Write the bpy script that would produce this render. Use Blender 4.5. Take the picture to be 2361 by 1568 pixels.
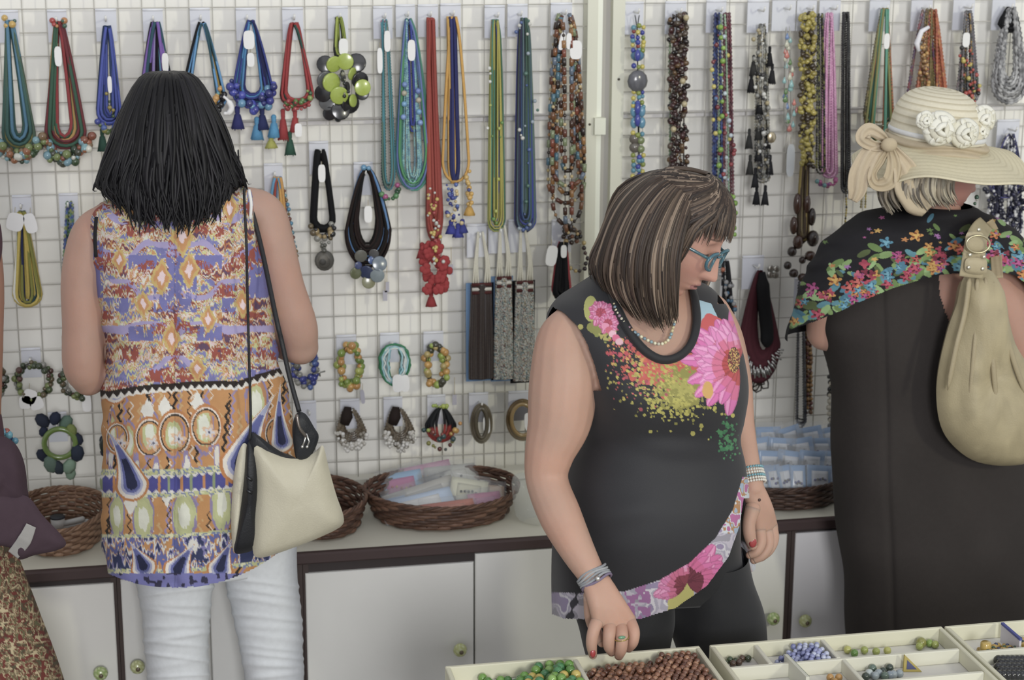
import bpy, math, random
import numpy as np
from mathutils import Vector, Matrix
S = bpy.context.scene
COL = bpy.context.collection
for _o in list(bpy.data.objects): bpy.data.objects.remove(_o)
rnd = random.Random(7); NR = np.random.RandomState(5)

# ------------------------------------------------------------------ camera
FPX = 4200.0; CAM = np.array([0.29452, -4.05393, 1.97375])
_p, _y, _r = 0.2507013, -0.2000590, 0.0046451
def _axes():
    cy, sy, cp, sp = math.cos(_y), math.sin(_y), math.cos(_p), math.sin(_p)
    f = np.array([-sy*cp, cy*cp, -sp]); rt = np.array([cy, sy, 0.]); up = np.cross(rt, f)
    cr, sr = math.cos(_r), math.sin(_r)
    return np.array([cr*rt+sr*up, -sr*rt+cr*up, f])
RX = _axes()
cam = bpy.data.cameras.new('camera'); camo = bpy.data.objects.new('camera', cam); COL.objects.link(camo)
cam.sensor_width = 36.0; cam.lens = FPX/2361*36; cam.clip_start = .05
camo.matrix_world = Matrix(((RX[0][0], RX[1][0], -RX[2][0], CAM[0]), (RX[0][1], RX[1][1], -RX[2][1], CAM[1]),
                            (RX[0][2], RX[1][2], -RX[2][2], CAM[2]), (0, 0, 0, 1)))
cam.dof.use_dof = True; cam.dof.focus_distance = 3.15; cam.dof.aperture_fstop = 7.0
S.camera = camo

# ------------------------------------------------------------------ world, lights, exposure
w = bpy.data.worlds.new('room_light'); S.world = w; w.use_nodes = True
w.node_tree.nodes['Background'].inputs[0].default_value = (.93, .95, 1.0, 1)
w.node_tree.nodes['Background'].inputs[1].default_value = .58
def area(name, loc, target, size, power, color, sy=None):
    L = bpy.data.lights.new(name, 'AREA'); L.energy = power; L.size = size; L.color = color
    if sy: L.shape = 'RECTANGLE'; L.size_y = sy
    o = bpy.data.objects.new(name, L); COL.objects.link(o); o.location = loc
    o.rotation_euler = (Vector(target)-Vector(loc)).to_track_quat('-Z', 'Y').to_euler(); return o
area('ceiling_lamp', (.9, -2.4, 3.3), (.9, -.2, .9), 2.0, 6, (.97, .97, 1.0), 1.2)
area('front_fill_light', (.45, -9.2, 2.9), (1.1, 0, .95), 1.6, 275, (.99, .99, 1.0), 2.0)  # added flash-like fill from behind the camera, brightens wall and cabinets
area('window_light', (3.6, -5.2, 2.7), (1.1, 0, 1.2), .30, 52, (1.0, .98, .78), .5)
S.view_settings.view_transform = 'Standard'; S.view_settings.look = 'None'
S.view_settings.exposure = -0.05; S.view_settings.gamma = 1.0; S.view_settings.use_curve_mapping = False

# ------------------------------------------------------------------ helpers
def ray(x, y): return RX.T @ np.array([(x-1180.5)/FPX, -(y-784)/FPX, 1.])
def PX(x, y, Y):                       # point of the plane at depth Y (metres from the wires) seen at this place
    d = ray(x, y); return CAM + d*((Y-CAM[1])/d[1])
def PZ(x, y, z):                       # point at height z
    d = ray(x, y); return CAM + d*((z-CAM[2])/d[2])
def proj(P):
    v = (np.asarray(P)-CAM) @ RX.T
    return 1180.5+FPX*v[..., 0]/v[..., 2], 784-FPX*v[..., 1]/v[..., 2]
def hx(s):
    s = s.lstrip('#'); c = np.array([int(s[i:i+2], 16) for i in (0, 2, 4)])/255.
    c = np.where(c <= .04045, c/12.92, ((c+.055)/1.055)**2.4)
    g = c.mean(); c = c*(.90+.27*min(1., g/.32)); g = c.mean(); return np.clip(g+(c-g)*.70+.003, 0, .9)
def C(c): return hx(c) if isinstance(c, str) else np.asarray(c, float)
def SM(t): t = np.clip(t, 0, 1); return t*t*(3-2*t)
_mats = {}
def mat(kind, noise=(60, .10), rough=.7, metal=0., bump=0., bscale=200, alpha=1., trans=0., sss=0., sheen=0., coat=0., spec=.4):
    if kind in _mats: return _mats[kind]
    m = bpy.data.materials.new(kind); m.use_nodes = True; nt = m.node_tree; N = nt.nodes; L = nt.links
    b = N['Principled BSDF']; at = N.new('ShaderNodeAttribute'); at.attribute_name = 'Col'
    tc = N.new('ShaderNodeTexCoord'); nz = N.new('ShaderNodeTexNoise'); nz.inputs['Scale'].default_value = noise[0]; nz.inputs['Detail'].default_value = 3
    L.new(tc.outputs['Object'], nz.inputs['Vector'])
    mr = N.new('ShaderNodeMapRange'); mr.inputs[3].default_value = 1-noise[1]; mr.inputs[4].default_value = 1+noise[1]
    L.new(nz.outputs[0], mr.inputs[0])
    mx = N.new('ShaderNodeVectorMath'); mx.operation = 'MULTIPLY'
    L.new(at.outputs['Color'], mx.inputs[0]); L.new(mr.outputs[0], mx.inputs[1]); L.new(mx.outputs[0], b.inputs['Base Color'])
    b.inputs['Roughness'].default_value = rough; b.inputs['Metallic'].default_value = metal
    b.inputs['Specular IOR Level'].default_value = spec
    if alpha < 1: b.inputs['Alpha'].default_value = alpha
    if trans: b.inputs['Transmission Weight'].default_value = trans
    if sss: b.inputs['Subsurface Weight'].default_value = sss; b.inputs['Subsurface Radius'].default_value = (.010, .004, .002); b.inputs['Subsurface Scale'].default_value = 1.
    if sheen: b.inputs['Sheen Weight'].default_value = sheen
    if coat: b.inputs['Coat Weight'].default_value = coat
    if bump:
        n2 = N.new('ShaderNodeTexNoise'); n2.inputs['Scale'].default_value = bscale; n2.inputs['Detail'].default_value = 4
        L.new(tc.outputs['Object'], n2.inputs['Vector']); bp = N.new('ShaderNodeBump'); bp.inputs['Strength'].default_value = bump; bp.inputs['Distance'].default_value = .002
        L.new(n2.outputs[0], bp.inputs['Height']); L.new(bp.outputs[0], b.inputs['Normal'])
    _mats[kind] = m; return m
CLOTH = mat('cloth', (90, .08), .85, bump=.25, bscale=900, spec=.2)
CORD = mat('cord', (300, .15), .8, spec=.2)
BEAD = mat('bead', (200, .12), .22, coat=.3, spec=.6)
MATTE = mat('painted_wood', (6, .05), .6, bump=.15, bscale=60)
SKIN = mat('skin', (25, .07), .55, sss=.25, bump=.12, bscale=250, spec=.35)
HAIR = mat('hair', (60, .12), .5, spec=.28)
METAL = mat('metal', (60, .1), .3, metal=.85)
LEATHER = mat('leather', (40, .06), .5, bump=.3, bscale=350, spec=.4)
WICKER = mat('wicker', (120, .3), .5, bump=.3, bscale=300)
STRAW = mat('straw', (150, .08), .75, bump=.2, bscale=500)
PAPER = mat('paper', (30, .03), .5)
PLASTIC = mat('clear_plastic', (20, .03), .10, alpha=.10, spec=.8)
BAGM = mat('clear_bag', (20, .03), .15, alpha=.28, spec=.8)
WIRE = mat('wire', (50, .05), .5, spec=.5)
JERSEY = mat('jersey', (8, .06), .62, bump=.15, bscale=1200, sheen=.12, spec=.35)

class MB:
    def __init__(s): s.V = []; s.F = []; s.K = []; s.n = 0
    def add(s, V, F, c):
        V = np.asarray(V, float); s.V.append(V)
        for f in F: s.F.append(tuple(int(i)+s.n for i in f))
        c = C(c); s.K.append(np.broadcast_to(c, (len(V), 3)) if c.ndim == 1 else c); s.n += len(V); return s
    def box(s, lo, hi, c, bev=0):
        x0, y0, z0 = lo; x1, y1, z1 = hi
        V = [(x0,y0,z0),(x1,y0,z0),(x1,y1,z0),(x0,y1,z0),(x0,y0,z1),(x1,y0,z1),(x1,y1,z1),(x0,y1,z1)]
        return s.add(V, [(0,3,2,1),(4,5,6,7),(0,1,5,4),(1,2,6,5),(2,3,7,6),(3,0,4,7)], c)
    def tube(s, P, r, c, sides=6, cap=True, flat=1., upv=None, closed=False):
        P = np.asarray(P, float); n = len(P); r = np.broadcast_to(np.asarray(r, float), (n,))
        T = np.gradient(P, axis=0) if not closed else np.roll(P, -1, 0)-np.roll(P, 1, 0)
        T /= np.linalg.norm(T, axis=1, keepdims=True)+1e-12
        if upv is None:
            u = np.array([0, 1., 0]) if abs(T[0][1]) < .9 else np.array([1., 0, 0])
        else: u = np.asarray(upv, float)
        A = np.zeros_like(P); a = u
        for i in range(n):
            a = a-T[i]*np.dot(a, T[i]); l = np.linalg.norm(a)
            if l < 1e-6: a = np.cross(T[i], [1., .3, 0]); l = np.linalg.norm(a)
            a = a/l; A[i] = a
            if upv is not None: a = u
        B = np.cross(T, A); th = np.arange(sides)*2*math.pi/sides
        V = P[:, None]+r[:, None, None]*(flat*np.cos(th)[None, :, None]*A[:, None]+np.sin(th)[None, :, None]*B[:, None])
        F = []
        for i in range(n if closed else n-1):
            i2 = (i+1) % n
            for k in range(sides):
                k2 = (k+1) % sides; F.append((i*sides+k, i*sides+k2, i2*sides+k2, i2*sides+k))
        if cap and not closed: F.append(tuple(range(sides))[::-1]); F.append(tuple((n-1)*sides+k for k in range(sides)))
        c = C(c)
        if c.ndim == 2: c = np.repeat(c, sides, 0)
        return s.add(V.reshape(-1, 3), F, c)
    def ball(s, p, r, c, sc=(1, 1, 1), nu=8, nv=6, rot=None):
        V = [(0, 0, 1)]; 
        for i in range(1, nv):
            for k in range(nu):
                a = math.pi*i/nv; b = 2*math.pi*k/nu; V.append((math.sin(a)*math.cos(b), math.sin(a)*math.sin(b), math.cos(a)))
        V.append((0, 0, -1)); V = np.array(V)*np.array(sc)*r
        if rot is not None: V = V @ np.asarray(rot).T
        F = [(0, 1+k, 1+(k+1) % nu) for k in range(nu)]
        for i in range(nv-2):
            for k in range(nu): a = 1+i*nu; F.append((a+k, a+nu+k, a+nu+(k+1) % nu, a+(k+1) % nu))
        e = len(V)-1; a = 1+(nv-2)*nu; F += [(e, a+(k+1) % nu, a+k) for k in range(nu)]
        return s.add(V+np.asarray(p), F, c)
    def mesh(s, name, m, smooth=True):
        me = bpy.data.meshes.new(name)
        V = np.concatenate(s.V); me.from_pydata(V.tolist(), [], s.F)
        ca = me.color_attributes.new('Col', 'FLOAT_COLOR', 'POINT')
        K = np.ones((len(V), 4), np.float32); K[:, :3] = np.concatenate(s.K); ca.data.foreach_set('color', K.ravel())
        if smooth: me.polygons.foreach_set('use_smooth', np.ones(len(me.polygons), bool))
        me.materials.append(m); me.update(); return me
    def build(s, name, m, parent=None, smooth=True, **kw):
        o = bpy.data.objects.new(name, s.mesh(name, m, smooth)); return link(o, parent, **kw)
def link(o, parent=None, **kw):
    COL.objects.link(o)
    if parent is not None:
        o.parent = parent; o.location = Vector(o.location)-Vector(parent['_o'] if '_o' in parent else parent.location)
    for k, v in kw.items(): o[k] = v
    return o
def tag(o, label, cat, group=None, kind=None):
    o['label'] = label; o['category'] = cat
    if group: o['group'] = group
    if kind: o['kind'] = kind
    return o
def thing(name, label, cat, loc=(0, 0, 0), group=None):
    o = bpy.data.objects.new(name, None); COL.objects.link(o); o.location = Vector([float(q) for q in loc]); o.empty_display_size = .02
    return tag(o, label, cat, group)
def grid_mesh(name, P, K, m, parent, closed_u=True, keep=None, solid=0., **kw):
    nv, nu = P.shape[:2]; me = bpy.data.meshes.new(name)
    idx = np.arange(nv*nu).reshape(nv, nu)
    a = idx[:-1]; b = idx[1:]
    if closed_u: a2 = np.roll(a, -1, 1); b2 = np.roll(b, -1, 1)
    else: a2 = a[:, 1:]; b2 = b[:, 1:]; a = a[:, :-1]; b = b[:, :-1]
    Q = np.stack([a, a2, b2, b], -1).reshape(-1, 4)
    if keep is not None:
        k = keep.reshape(-1); Q = Q[k[Q].all(1)]
    used = np.unique(Q); rm = -np.ones(nv*nu, int); rm[used] = np.arange(len(used)); Q = rm[Q]
    V = P.reshape(-1, 3)[used]; K = K.reshape(-1, 3)[used]
    me.vertices.add(len(V)); me.vertices.foreach_set('co', V.astype(np.float32).ravel())
    me.loops.add(Q.size); me.loops.foreach_set('vertex_index', Q.astype(np.int32).ravel())
    me.polygons.add(len(Q)); me.polygons.foreach_set('loop_start', np.arange(0, Q.size, 4, dtype=np.int32))
    me.update(calc_edges=True)
    me.polygons.foreach_set('use_smooth', np.ones(len(Q), bool))
    ca = me.color_attributes.new('Col', 'FLOAT_COLOR', 'POINT'); k4 = np.ones((len(V), 4), np.float32); k4[:, :3] = K; ca.data.foreach_set('color', k4.ravel())
    me.materials.append(m); me.validate(); o = bpy.data.objects.new(name, me); link(o, parent, **kw)
    if solid:
        md = o.modifiers.new('thickness', 'SOLIDIFY'); md.thickness = solid; md.offset = -1
    return o
def spline(K, n, closed=False):
    K = np.asarray(K, float); m = len(K)
    if m == 2: t = np.linspace(0, 1, n)[:, None]; return K[0]*(1-t)+K[1]*t
    if closed: E = np.concatenate([K[-1:], K, K[:2]]); t = np.arange(n)*m/n
    else: E = np.concatenate([2*K[:1]-K[1:2], K, 2*K[-1:]-K[-2:-1]]); t = np.linspace(0, m-1-1e-9, n)
    i = t.astype(int); f = (t-i).reshape(-1, *([1]*(K.ndim-1)))
    a, b, c, d = E[i], E[i+1], E[i+2], E[i+3]
    return .5*((2*b)+(c-a)*f+(2*a-5*b+4*c-d)*f*f+(3*b-a-3*c+d)*f**3)
def vnoise(x, y, seed=0, per=None):
    x = np.asarray(x, float); y = np.asarray(y, float); xi = np.floor(x).astype(int); yi = np.floor(y).astype(int); fx = x-xi; fy = y-yi
    T = np.random.RandomState(seed).rand(256, 256); g = lambda a, b: T[b % 256, a % 256]
    fx = SM(fx); fy = SM(fy)
    return (g(xi, yi)*(1-fx)+g(xi+1, yi)*fx)*(1-fy)+(g(xi, yi+1)*(1-fx)+g(xi+1, yi+1)*fx)*fy
def pillow(outline, Y, thick, n=48, rings=8, c='#cccccc', tilt=0., power=.5, wr=0., seed=0, paint=None):
    """closed stuffed shape: outline seen at depth Y, front and back bulging by thick"""
    O = spline(outline, n, True); cc = O.mean(0); MBo = MB(); V = []; F = []
    W = np.array([PX(x, y, Y) for x, y in O]); cw = np.array(PX(cc[0], cc[1], Y)); ts = np.linspace(0, 1, rings+1)
    G = W[None]*(1-ts)[:, None, None]+cw*ts[:, None, None]; G = G+0.; dep = np.zeros((rings+1, n)); ln = lambda a: np.maximum(np.linalg.norm(a, axis=-1), 1e-4)
    rI = ln(G[1:-1]-G[:-2]); rO = ln(G[1:-1]-G[2:]); sa = ln(G[1:-1]-np.roll(G[1:-1], 1, 1)); sb = ln(G[1:-1]-np.roll(G[1:-1], -1, 1)); wi, wo, wa, wb = rI**-2, rO**-2, (sa+.002)**-2, (sb+.002)**-2
    for _ in range(400):
        dep[1:-1] = (dep[:-2]*wi+dep[2:]*wo+np.roll(dep[1:-1], 1, 1)*wa+np.roll(dep[1:-1], -1, 1)*wb+1.)/(wi+wo+wa+wb); dep[-1] = dep[-2].mean()*1.01
    dep = thick*np.sqrt(np.clip(dep/dep.max(), 0, 1))**(power*2*.9)
    for side in (-1, 1):
        base = len(V)
        for q in range(rings):
            for k in range(n):
                p = G[q, k]; d = dep[q, k]+wr*(vnoise(p[0]*30, p[2]*12, seed)-.5)*SM(ts[q]*3)
                V.append(p+np.array([0, side*d*(1 if q > 0 else 0), 0]))
        V.append(cw+np.array([0, side*dep[-1, 0], 0])); e = len(V)-1
        for i in range(rings-1):
            for k in range(n):
                q = (base+i*n+k, base+i*n+(k+1) % n, base+(i+1)*n+(k+1) % n, base+(i+1)*n+k); F.append(q if side > 0 else q[::-1])
        for k in range(n):
            q = (base+(rings-1)*n+k, base+(rings-1)*n+(k+1) % n, e); F.append(q if side > 0 else q[::-1])
    V = np.array(V); K = C(c) if paint is None else paint(*proj(V))
    return MBo.add(V, F, K)
# ------------------------------------------------------------------ setting
ZR = 1.69; CELL = .05; CT = .57; CD = -.392      # row 0 of the wires, cell, counter height, counter front
def struct(name, mb, m, **kw): return mb.build(name, m, None, smooth=False, kind='structure', **kw)
struct('floor', MB().box((-2.6, -5, -.05), (4.6, .1, 0), '#8d8578'), MATTE)
b = MB().box((-2.6, .035, 0), (4.6, .12, 2.75), '#e4e2d9'); struct('wall_back', b, MATTE)
def panel(x0, x1, xoff, label):
    g = thing('wire_grid_panel', label, 'grid panel', (x0, 0, .62))
    zt, zb = 2.1, .60
    fr = '#d2d2bc'
    for xs in ((x0-.028, x0), (x1, x1+.024)):
        MB().box((xs[0], -.012, zb-.026), (xs[1], .03, zt), fr).build('frame_stile', MATTE, g, smooth=False)
    MB().box((x0, -.010, zb-.026), (x1, .03, zb-.004), '#cfcdc0').build('frame_rail', MATTE, g, smooth=False)
    MB().box((x0, .012, ZR-.262), (x1, .034, ZR-.250), '#d0cdca').build('frame_rail', MATTE, g, smooth=False)
    wh = '#b5b1a6'; L = (zt-zb)/2
    vm = MB().tube([(0, 0, -L), (0, 0, L)], .0013, wh, 6).mesh('wire', WIRE)
    k = math.ceil((x0-xoff)/CELL); 
    while xoff+k*CELL < x1-.004:
        o = bpy.data.objects.new('wire', vm); o.location = (xoff+k*CELL, 0, (zt+zb)/2); link(o, g); k += 1
    hm = MB().tube([(x0, 0, 0), (x1, 0, 0)], .0013, wh, 6).mesh('wire', WIRE)
    for j in range(-8, 22):
        z = ZR-j*CELL
        if z > zb+.01: o = bpy.data.objects.new('wire', hm); o.location = (0, -.003, z); link(o, g)
panel(-1.9, 1.285, 0.0, 'long cream-framed wire grid panel left of the white post')
panel(1.372, 4.2, 1.372, 'cream-framed wire grid panel right of the white post')
struct('trim_1', MB().box((1.309, -.004, .57), (1.322, .035, 2.75), '#e2e5d4'), MATTE)
struct('gap_shade_strip', MB().box((1.322, .012, .57), (1.344, .035, 2.75), '#aaa69f'), MATTE)  # grey strip stands in for the shade in the gap between the posts
p = PX(1382, 290, -.02); t = thing('hinge_block', 'small cream hinge block on the post between the two grid panels', 'hinge', p)
MB().box((p[0]-.012, -.024, p[2]-.020), (p[0]+.014, -.005, p[2]+.018), '#d8dac4').build('plate', MATTE, t, smooth=False)
for x, y in ((1360, 287), (1427, 183)):
    q = PX(x, y, -.014); MB().ball((q[0], -.013, q[2]), .003, '#5a5244', (1, .5, 1)).build('screw', METAL, t)

# counter and cabinets
def rbox(mb, lo, hi, c, r=.004):       # box with bevelled front edges
    x0, y0, z0 = lo; x1, y1, z1 = hi; V = []; 
    for (dx, yy) in ((0, y1), (0, y0+r), (r, y0)):
        V += [(x0+dx, yy, z0+(r if yy == y0 else 0)), (x1-dx, yy, z0+(r if yy == y0 else 0)), (x1-dx, yy, z1-(r if yy == y0 else 0)), (x0+dx, yy, z1-(r if yy == y0 else 0))]
    F = [(0, 3, 2, 1)][:1]+[(0, 1, 2, 3)]
    F = [(3, 2, 1, 0)]
    for i in (0, 4):
        for k in range(4): F.append((i+k, i+(k+1) % 4, i+4+(k+1) % 4, i+4+k))
    F.append((8, 9, 10, 11)); return mb.add(V, F, c)
ct = thing('countertop', 'long cream worktop with a dark brown front edge below the wire grids', 'countertop', (0, CD, CT))
MB().box((-1.9, CD+.004, CT-.02), (4.2, .033, CT), '#cbc8b4').build('worktop', MATTE, ct, smooth=False)
rbox(MB(), (-1.9, CD-.012, CT-.024), (4.2, CD+.004, CT+.001), '#4b3634').build('edge_strip', MATTE, ct, smooth=False)
def knob(x, y, par, c):
    p = PX(x, y, CD-.03); k = MB(); n = 12
    k.ball((p[0], CD-.030, p[2]), .0155, np.concatenate([[hx(c)]]+[[hx(c) if (q+i) % 3 else hx('#cdd49a') for q in range(12)] for i in range(1, 8)]+[[hx(c)]]), (1, .75, 1), 12, 8)
    k.ball((p[0]+.001, CD-.0415, p[2]-.001), .005, '#6b5a3c', (1, .5, 1))
    k.tube([(p[0], CD-.02, p[2]), (p[0], CD-.008, p[2])], .006, '#8a8060', 8)
    return k
def cabinet(x0, x1, doors, label):
    g = thing('cabinet', label, 'cabinet', ((x0+x1)/2, CD, 0))
    MB().box((x0, CD+.012, .0), (x1, .03, CT-.0255), '#c3c1b8').build('body', MATTE, g, smooth=False)
    for xs in (x0, x1-.012):
        MB().box((xs, CD-.004, 0), (xs+.012, CD+.011, CT-.025), '#4a3934').build('frame_stile', MATTE, g, smooth=False)
    MB().box((x0+.012, CD-.001, CT-.045), (x1-.012, CD+.011, CT-.025), '#3a2f2e').build('frame_rail', MATTE, g, smooth=False)
    for d in doors:
        a, bb, zt, col = d[:4]
        do = rbox(MB(), (a, CD-.010, .04), (bb, CD+.0105, zt), col, .002).build('door', MATTE, g, smooth=False)
        for kx, ky, kc in d[4:]:
            do['_o'] = (0, 0, 0); ko = knob(kx, ky, do, kc).build('knob', BEAD, None); ko.parent = do; ko.location = -Vector(do.location)-Vector(g.location)
            ko.location = (0, 0, 0); 
            del do['_o']
def XC(x, y=1400): return PX(x, y, CD-.01)[0]
cabinet(-.9, XC(271), [(-.88, -.37, CT-.03, '#d6d4cc'), (-.36, XC(264), CT-.036, '#d6d4cc', (232, 1553, '#8fae46'))], 'white cabinet at the far left with a green knob, behind the floral skirt')
cabinet(XC(272), XC(700), [(XC(281), XC(480), CT-.03, '#cfcec9', (317, 1538, '#a9ac62')), (XC(484), XC(686), CT-.03, '#cfcec9')], 'white cabinet behind the legs in white trousers')
cabinet(XC(701), XC(1420), [(XC(706), XC(1092), CT-.045, '#d6d5ce', (1061, 1499, '#b7bd5c')), (XC(1096), XC(1400), CT-.0265, '#d4d3cc')], 'white cabinet below the oval basket with a yellow-green knob')
cabinet(XC(1421), XC(1819), [(XC(1434), XC(1620), CT-.03, '#d3d2ca'), (XC(1624), XC(1808), CT-.03, '#d3d2ca', (1783, 1427, '#8fb14c'))], 'white cabinet behind the woman in the flower-print black top')
cabinet(XC(1820), XC(2420), [(XC(1822+6), XC(2120), CT-.03, '#d4d2d4', (1857, 1432, '#b0b65e')), (XC(2124), XC(2410), CT-.03, '#d4d2d4')], 'white cabinet behind the brown dress, leftmost door with a pale green knob')
# ------------------------------------------------------------------ cards with hooks, necklaces, bracelets
NY = -.035
def card(x0, y0, x1, y1, label, group='white hook cards on the wire grid', c='#c9ccd6', hook=True):
    a = PX(x0, y0, -.006); d = PX(x1, y1, -.006); cx = (a[0]+d[0])/2; zt, zb = a[2], d[2]; h = (d[0]-a[0])/2
    t = thing('hook_card', label, 'display card', (cx, -.006, zt), group)
    MB().box((cx-h, -.0075, zb), (cx+h, -.0052, zt), c).build('backing_plate', PAPER, t, smooth=False)
    MB().tube([(cx-h, -.008, zt-.003), (cx+h, -.008, zt-.003)], .0022, '#d9dbe2', 6).build('folded_edge', PAPER, t)
    z = zt-.022
    if hook: MB().tube([(cx, -.008, z), (cx, -.045, z-.001), (cx, -.052, z+.004), (cx, -.054, z+.010)], .0022, '#dcdcd8', 8).build('hook', WIRE, t)
    return t
_n = 'above the '
for i, (x0, y0, x1, lab) in enumerate([
  (-8, 23, 46, 'the teal-blue bead-collar necklace at the top left corner'), (108, 22, 157, 'the red and green bead-collar necklace'),
  (219, 20, 271, 'the narrow cobalt scarf necklace'), (328, 20, 378, 'the purple ribbon necklace over the black-haired head'),
  (437, 18, 486, 'the black and sky-blue cord necklace'), (543, 18, 592, 'the blue ball-and-tassel necklace'),
  (650, 17, 700, 'the red and green tassel necklace'), (755, 14, 803, 'the lime and black disc necklace'),
  (860, 14, 905, 'the pink and teal cord necklace'), (912, 10, 957, 'the aqua multi-strand necklace'),
  (963, 10, 1010, 'the brick-red cord necklace'), (1015, 8, 1062, 'the yellow and navy cord necklace'),
  (1117, 12, 1163, 'the green and yellow fine-strand necklace'), (1170, 9, 1216, 'the blue and sage fine-strand necklace'),
  (1270, 6, 1318, 'the amber tube-bead necklace'), (1439, 4, 1482, 'the single yellow and cobalt bead strand'),
  (1534, 3, 1580, 'the garnet chip-bead necklace'), (1629, 0, 1672, 'the lime-dotted multicolour bead strands'),
  (1724, 0, 1770, 'the grey charm necklace with black tassels'), (1781, -4, 1832, 'the pastel teardrop necklace'),
  (1838, -4, 1880, 'the mustard chip-bead necklace'), (1890, -4, 1935, 'the bubblegum pink seed-bead necklace'),
  (2006, -3, 2048, 'the gold-and-teal collar necklace'), (2102, -4, 2146, 'the orange faceted bead necklace'),
  (2199, -6, 2243, 'the grey and coral charm strands'), (2289, -6, 2336, 'the silver chainmail necklace'),
  (27, 450, 76, 'the yellow and white cord necklace'), (135, 446, 183, 'the striped blue-green necklace hidden by the left arm'),
  (712, 326, 758, 'the black necklace with the shell medallion'), (608, 377, 653, 'the orange and turquoise cords behind the bare shoulder'),
  (815, 374, 860, 'the black and blue leather-cord necklace'), (1076, 517, 1121, 'the brown flat beadwork panel'),
  (1126, 508, 1166, 'the first speckled beadwork panel from the left'), (1172, 506, 1212, 'the second speckled beadwork panel from the left'),
  (1272, 506, 1316, 'the black tassel necklace with a red edge'), (1712, 590, 1758, 'the burgundy silver-bar bib necklace'),
  (48, 803, 97, 'the round green-brown bead bracelet'), (775, 773, 822, 'the lime and orange bead bracelet'),
  (876, 768, 921, 'the aqua cord bracelet'), (976, 765, 1022, 'the lime and amber bead bracelet'),
  (110, 951, 157, 'the green bangle with fabric charms'), (784, 921, 830, 'the left pearl cluster bracelet'),
  (884, 916, 928, 'the right pearl cluster bracelet'), (985, 911, 1027, 'the black and red cord bracelet'),
  (1081, 906, 1125, 'the bronze bangle'), (1172, 902, 1218, 'the gold seed-bead bangle beside the bare arm'),
  (690, 925, 730, 'the open black flap of the cream shoulder bag'), (2300, 276, 2345, 'the navy dotted necklace at the right edge'), (1952, 380, 1990, 'the black cord ends left of the hat'), (1832, 640, 1868, 'the amber rope strands left of the scarf')]):
    hgt = {0: 75}.get(0)
    card(x0, y0, x1, y0+(75 if y0 < 700 else 66), 'white hook card on the grid behind '+lab)

_bm = {}
def beadmesh(c, r, sc=(1, 1, 1), m=None, kind='ball'):
    k = (c, round(r, 5), sc, kind, m.name if m else '')
    if k not in _bm:
        b = MB()
        if kind == 'ball': b.ball((0, 0, 0), r, c, sc, 8, 6)
        elif kind == 'disc':
            b.tube([(0, -r*.14, 0), (0, -r*.10, 0), (0, r*.10, 0), (0, r*.14, 0)], [r*.9, r, r, r*.9], c, 16)
        elif kind == 'tube': b.tube([(0, 0, -sc[2]*r), (0, 0, -sc[2]*r*.9), (0, 0, sc[2]*r*.9), (0, 0, sc[2]*r)], [r*.7, r, r, r*.7], c, 8)
        elif kind == 'drop': b.tube([(0, 0, r*1.6), (0, 0, r*.5), (0, 0, -r*.5), (0, 0, -r*1.1)], [r*.15, r*.6, r, r*.45], c, 8, flat=.5)
        _bm[k] = b.mesh('bead', m or BEAD)
    return _bm[k]
def bead(par, p, r, c, sc=(1, 1, 1), kind='ball', name='bead', rot=None, m=None):
    o = bpy.data.objects.new(name, beadmesh(c, r, sc, m, kind)); o.location = Vector([float(q) for q in p])
    if rot: o.rotation_euler = rot
    return link(o, par)
def U(tx, ty, cx, by, w, n=40, neck=.0, arc=.12, gap=4, pw=.75):
    """hanging loop: from the hook at (tx,ty) down round (cx,by) and up again"""
    H = by-ty; ya = by-max(arc*H, w*.7); pts = []
    e = pw*.9
    for s in np.linspace(0, 1, n//2-4): pts.append((tx-gap+(cx-w-(tx-gap))*s**e, ty+(ya-ty)*s))
    for a in np.linspace(0, math.pi, 10)[1:-1]: pts.append((cx-w*math.cos(a), ya+(by-ya)*math.sin(a)))
    for s in np.linspace(1, 0, n//2-4): pts.append((tx+gap+(cx+w-(tx+gap))*s**e, ty+(ya-ty)*s))
    return np.array(pts)
def W3(pts, Y=NY, dy=0., seed=0):
    P = np.array([PX(x, y, Y) for x, y in pts])
    if dy: P[:, 1] += dy*np.sin(np.linspace(0, 5, len(P))+seed*2.1)
    return P
def resample(P, step):
    d = np.r_[0, np.cumsum(np.linalg.norm(np.diff(P, axis=0), axis=1))]; n = max(2, int(d[-1]/step)); t = np.linspace(0, d[-1], n)
    return np.stack([np.interp(t, d, P[:, k]) for k in range(3)], -1)
def strand(par, P, kind, cols, r, name=None, rg=rnd):
    """kind: cord, seed (tiny beads in one strand), fine (short tube beads), bead (each bead an object)"""
    if isinstance(cols, str): cols = [cols]
    if kind == 'cord':
        Q = resample(P, .012); K = C(cols[0]) if len(cols) == 1 else np.array([C(cols[int(i*len(cols)/len(Q))]) for i in range(len(Q))])
        return MB().tube(Q, r, K, 5).build(name or 'cord', CORD, par)
    if kind == 'seed':
        Q = resample(P, r*1.05); n = len(Q); rr = r*np.where(np.arange(n) % 2, 1., .45)
        pal = np.array([C(c) for c in cols]); pick = NR.randint(0, len(cols), n//2+1); K = pal[np.repeat(pick, 2)[:n]]
        return MB().tube(Q, rr, K, 5).build(name or 'bead_strand', BEAD, par)
    if kind == 'bead':
        Q = resample(P, r*2.0)
        MB().tube(resample(P, .012), .0008, '#55504a', 4).build('thread', CORD, par)
        for q in Q[:]:
            c = rg.choice(cols); s = rg.choice([.7, .85, 1., 1.])
            bead(par, q+np.array([rg.uniform(-1, 1), rg.uniform(-1, 1), 0])*r*.3, round(r*s, 5), c)
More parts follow.
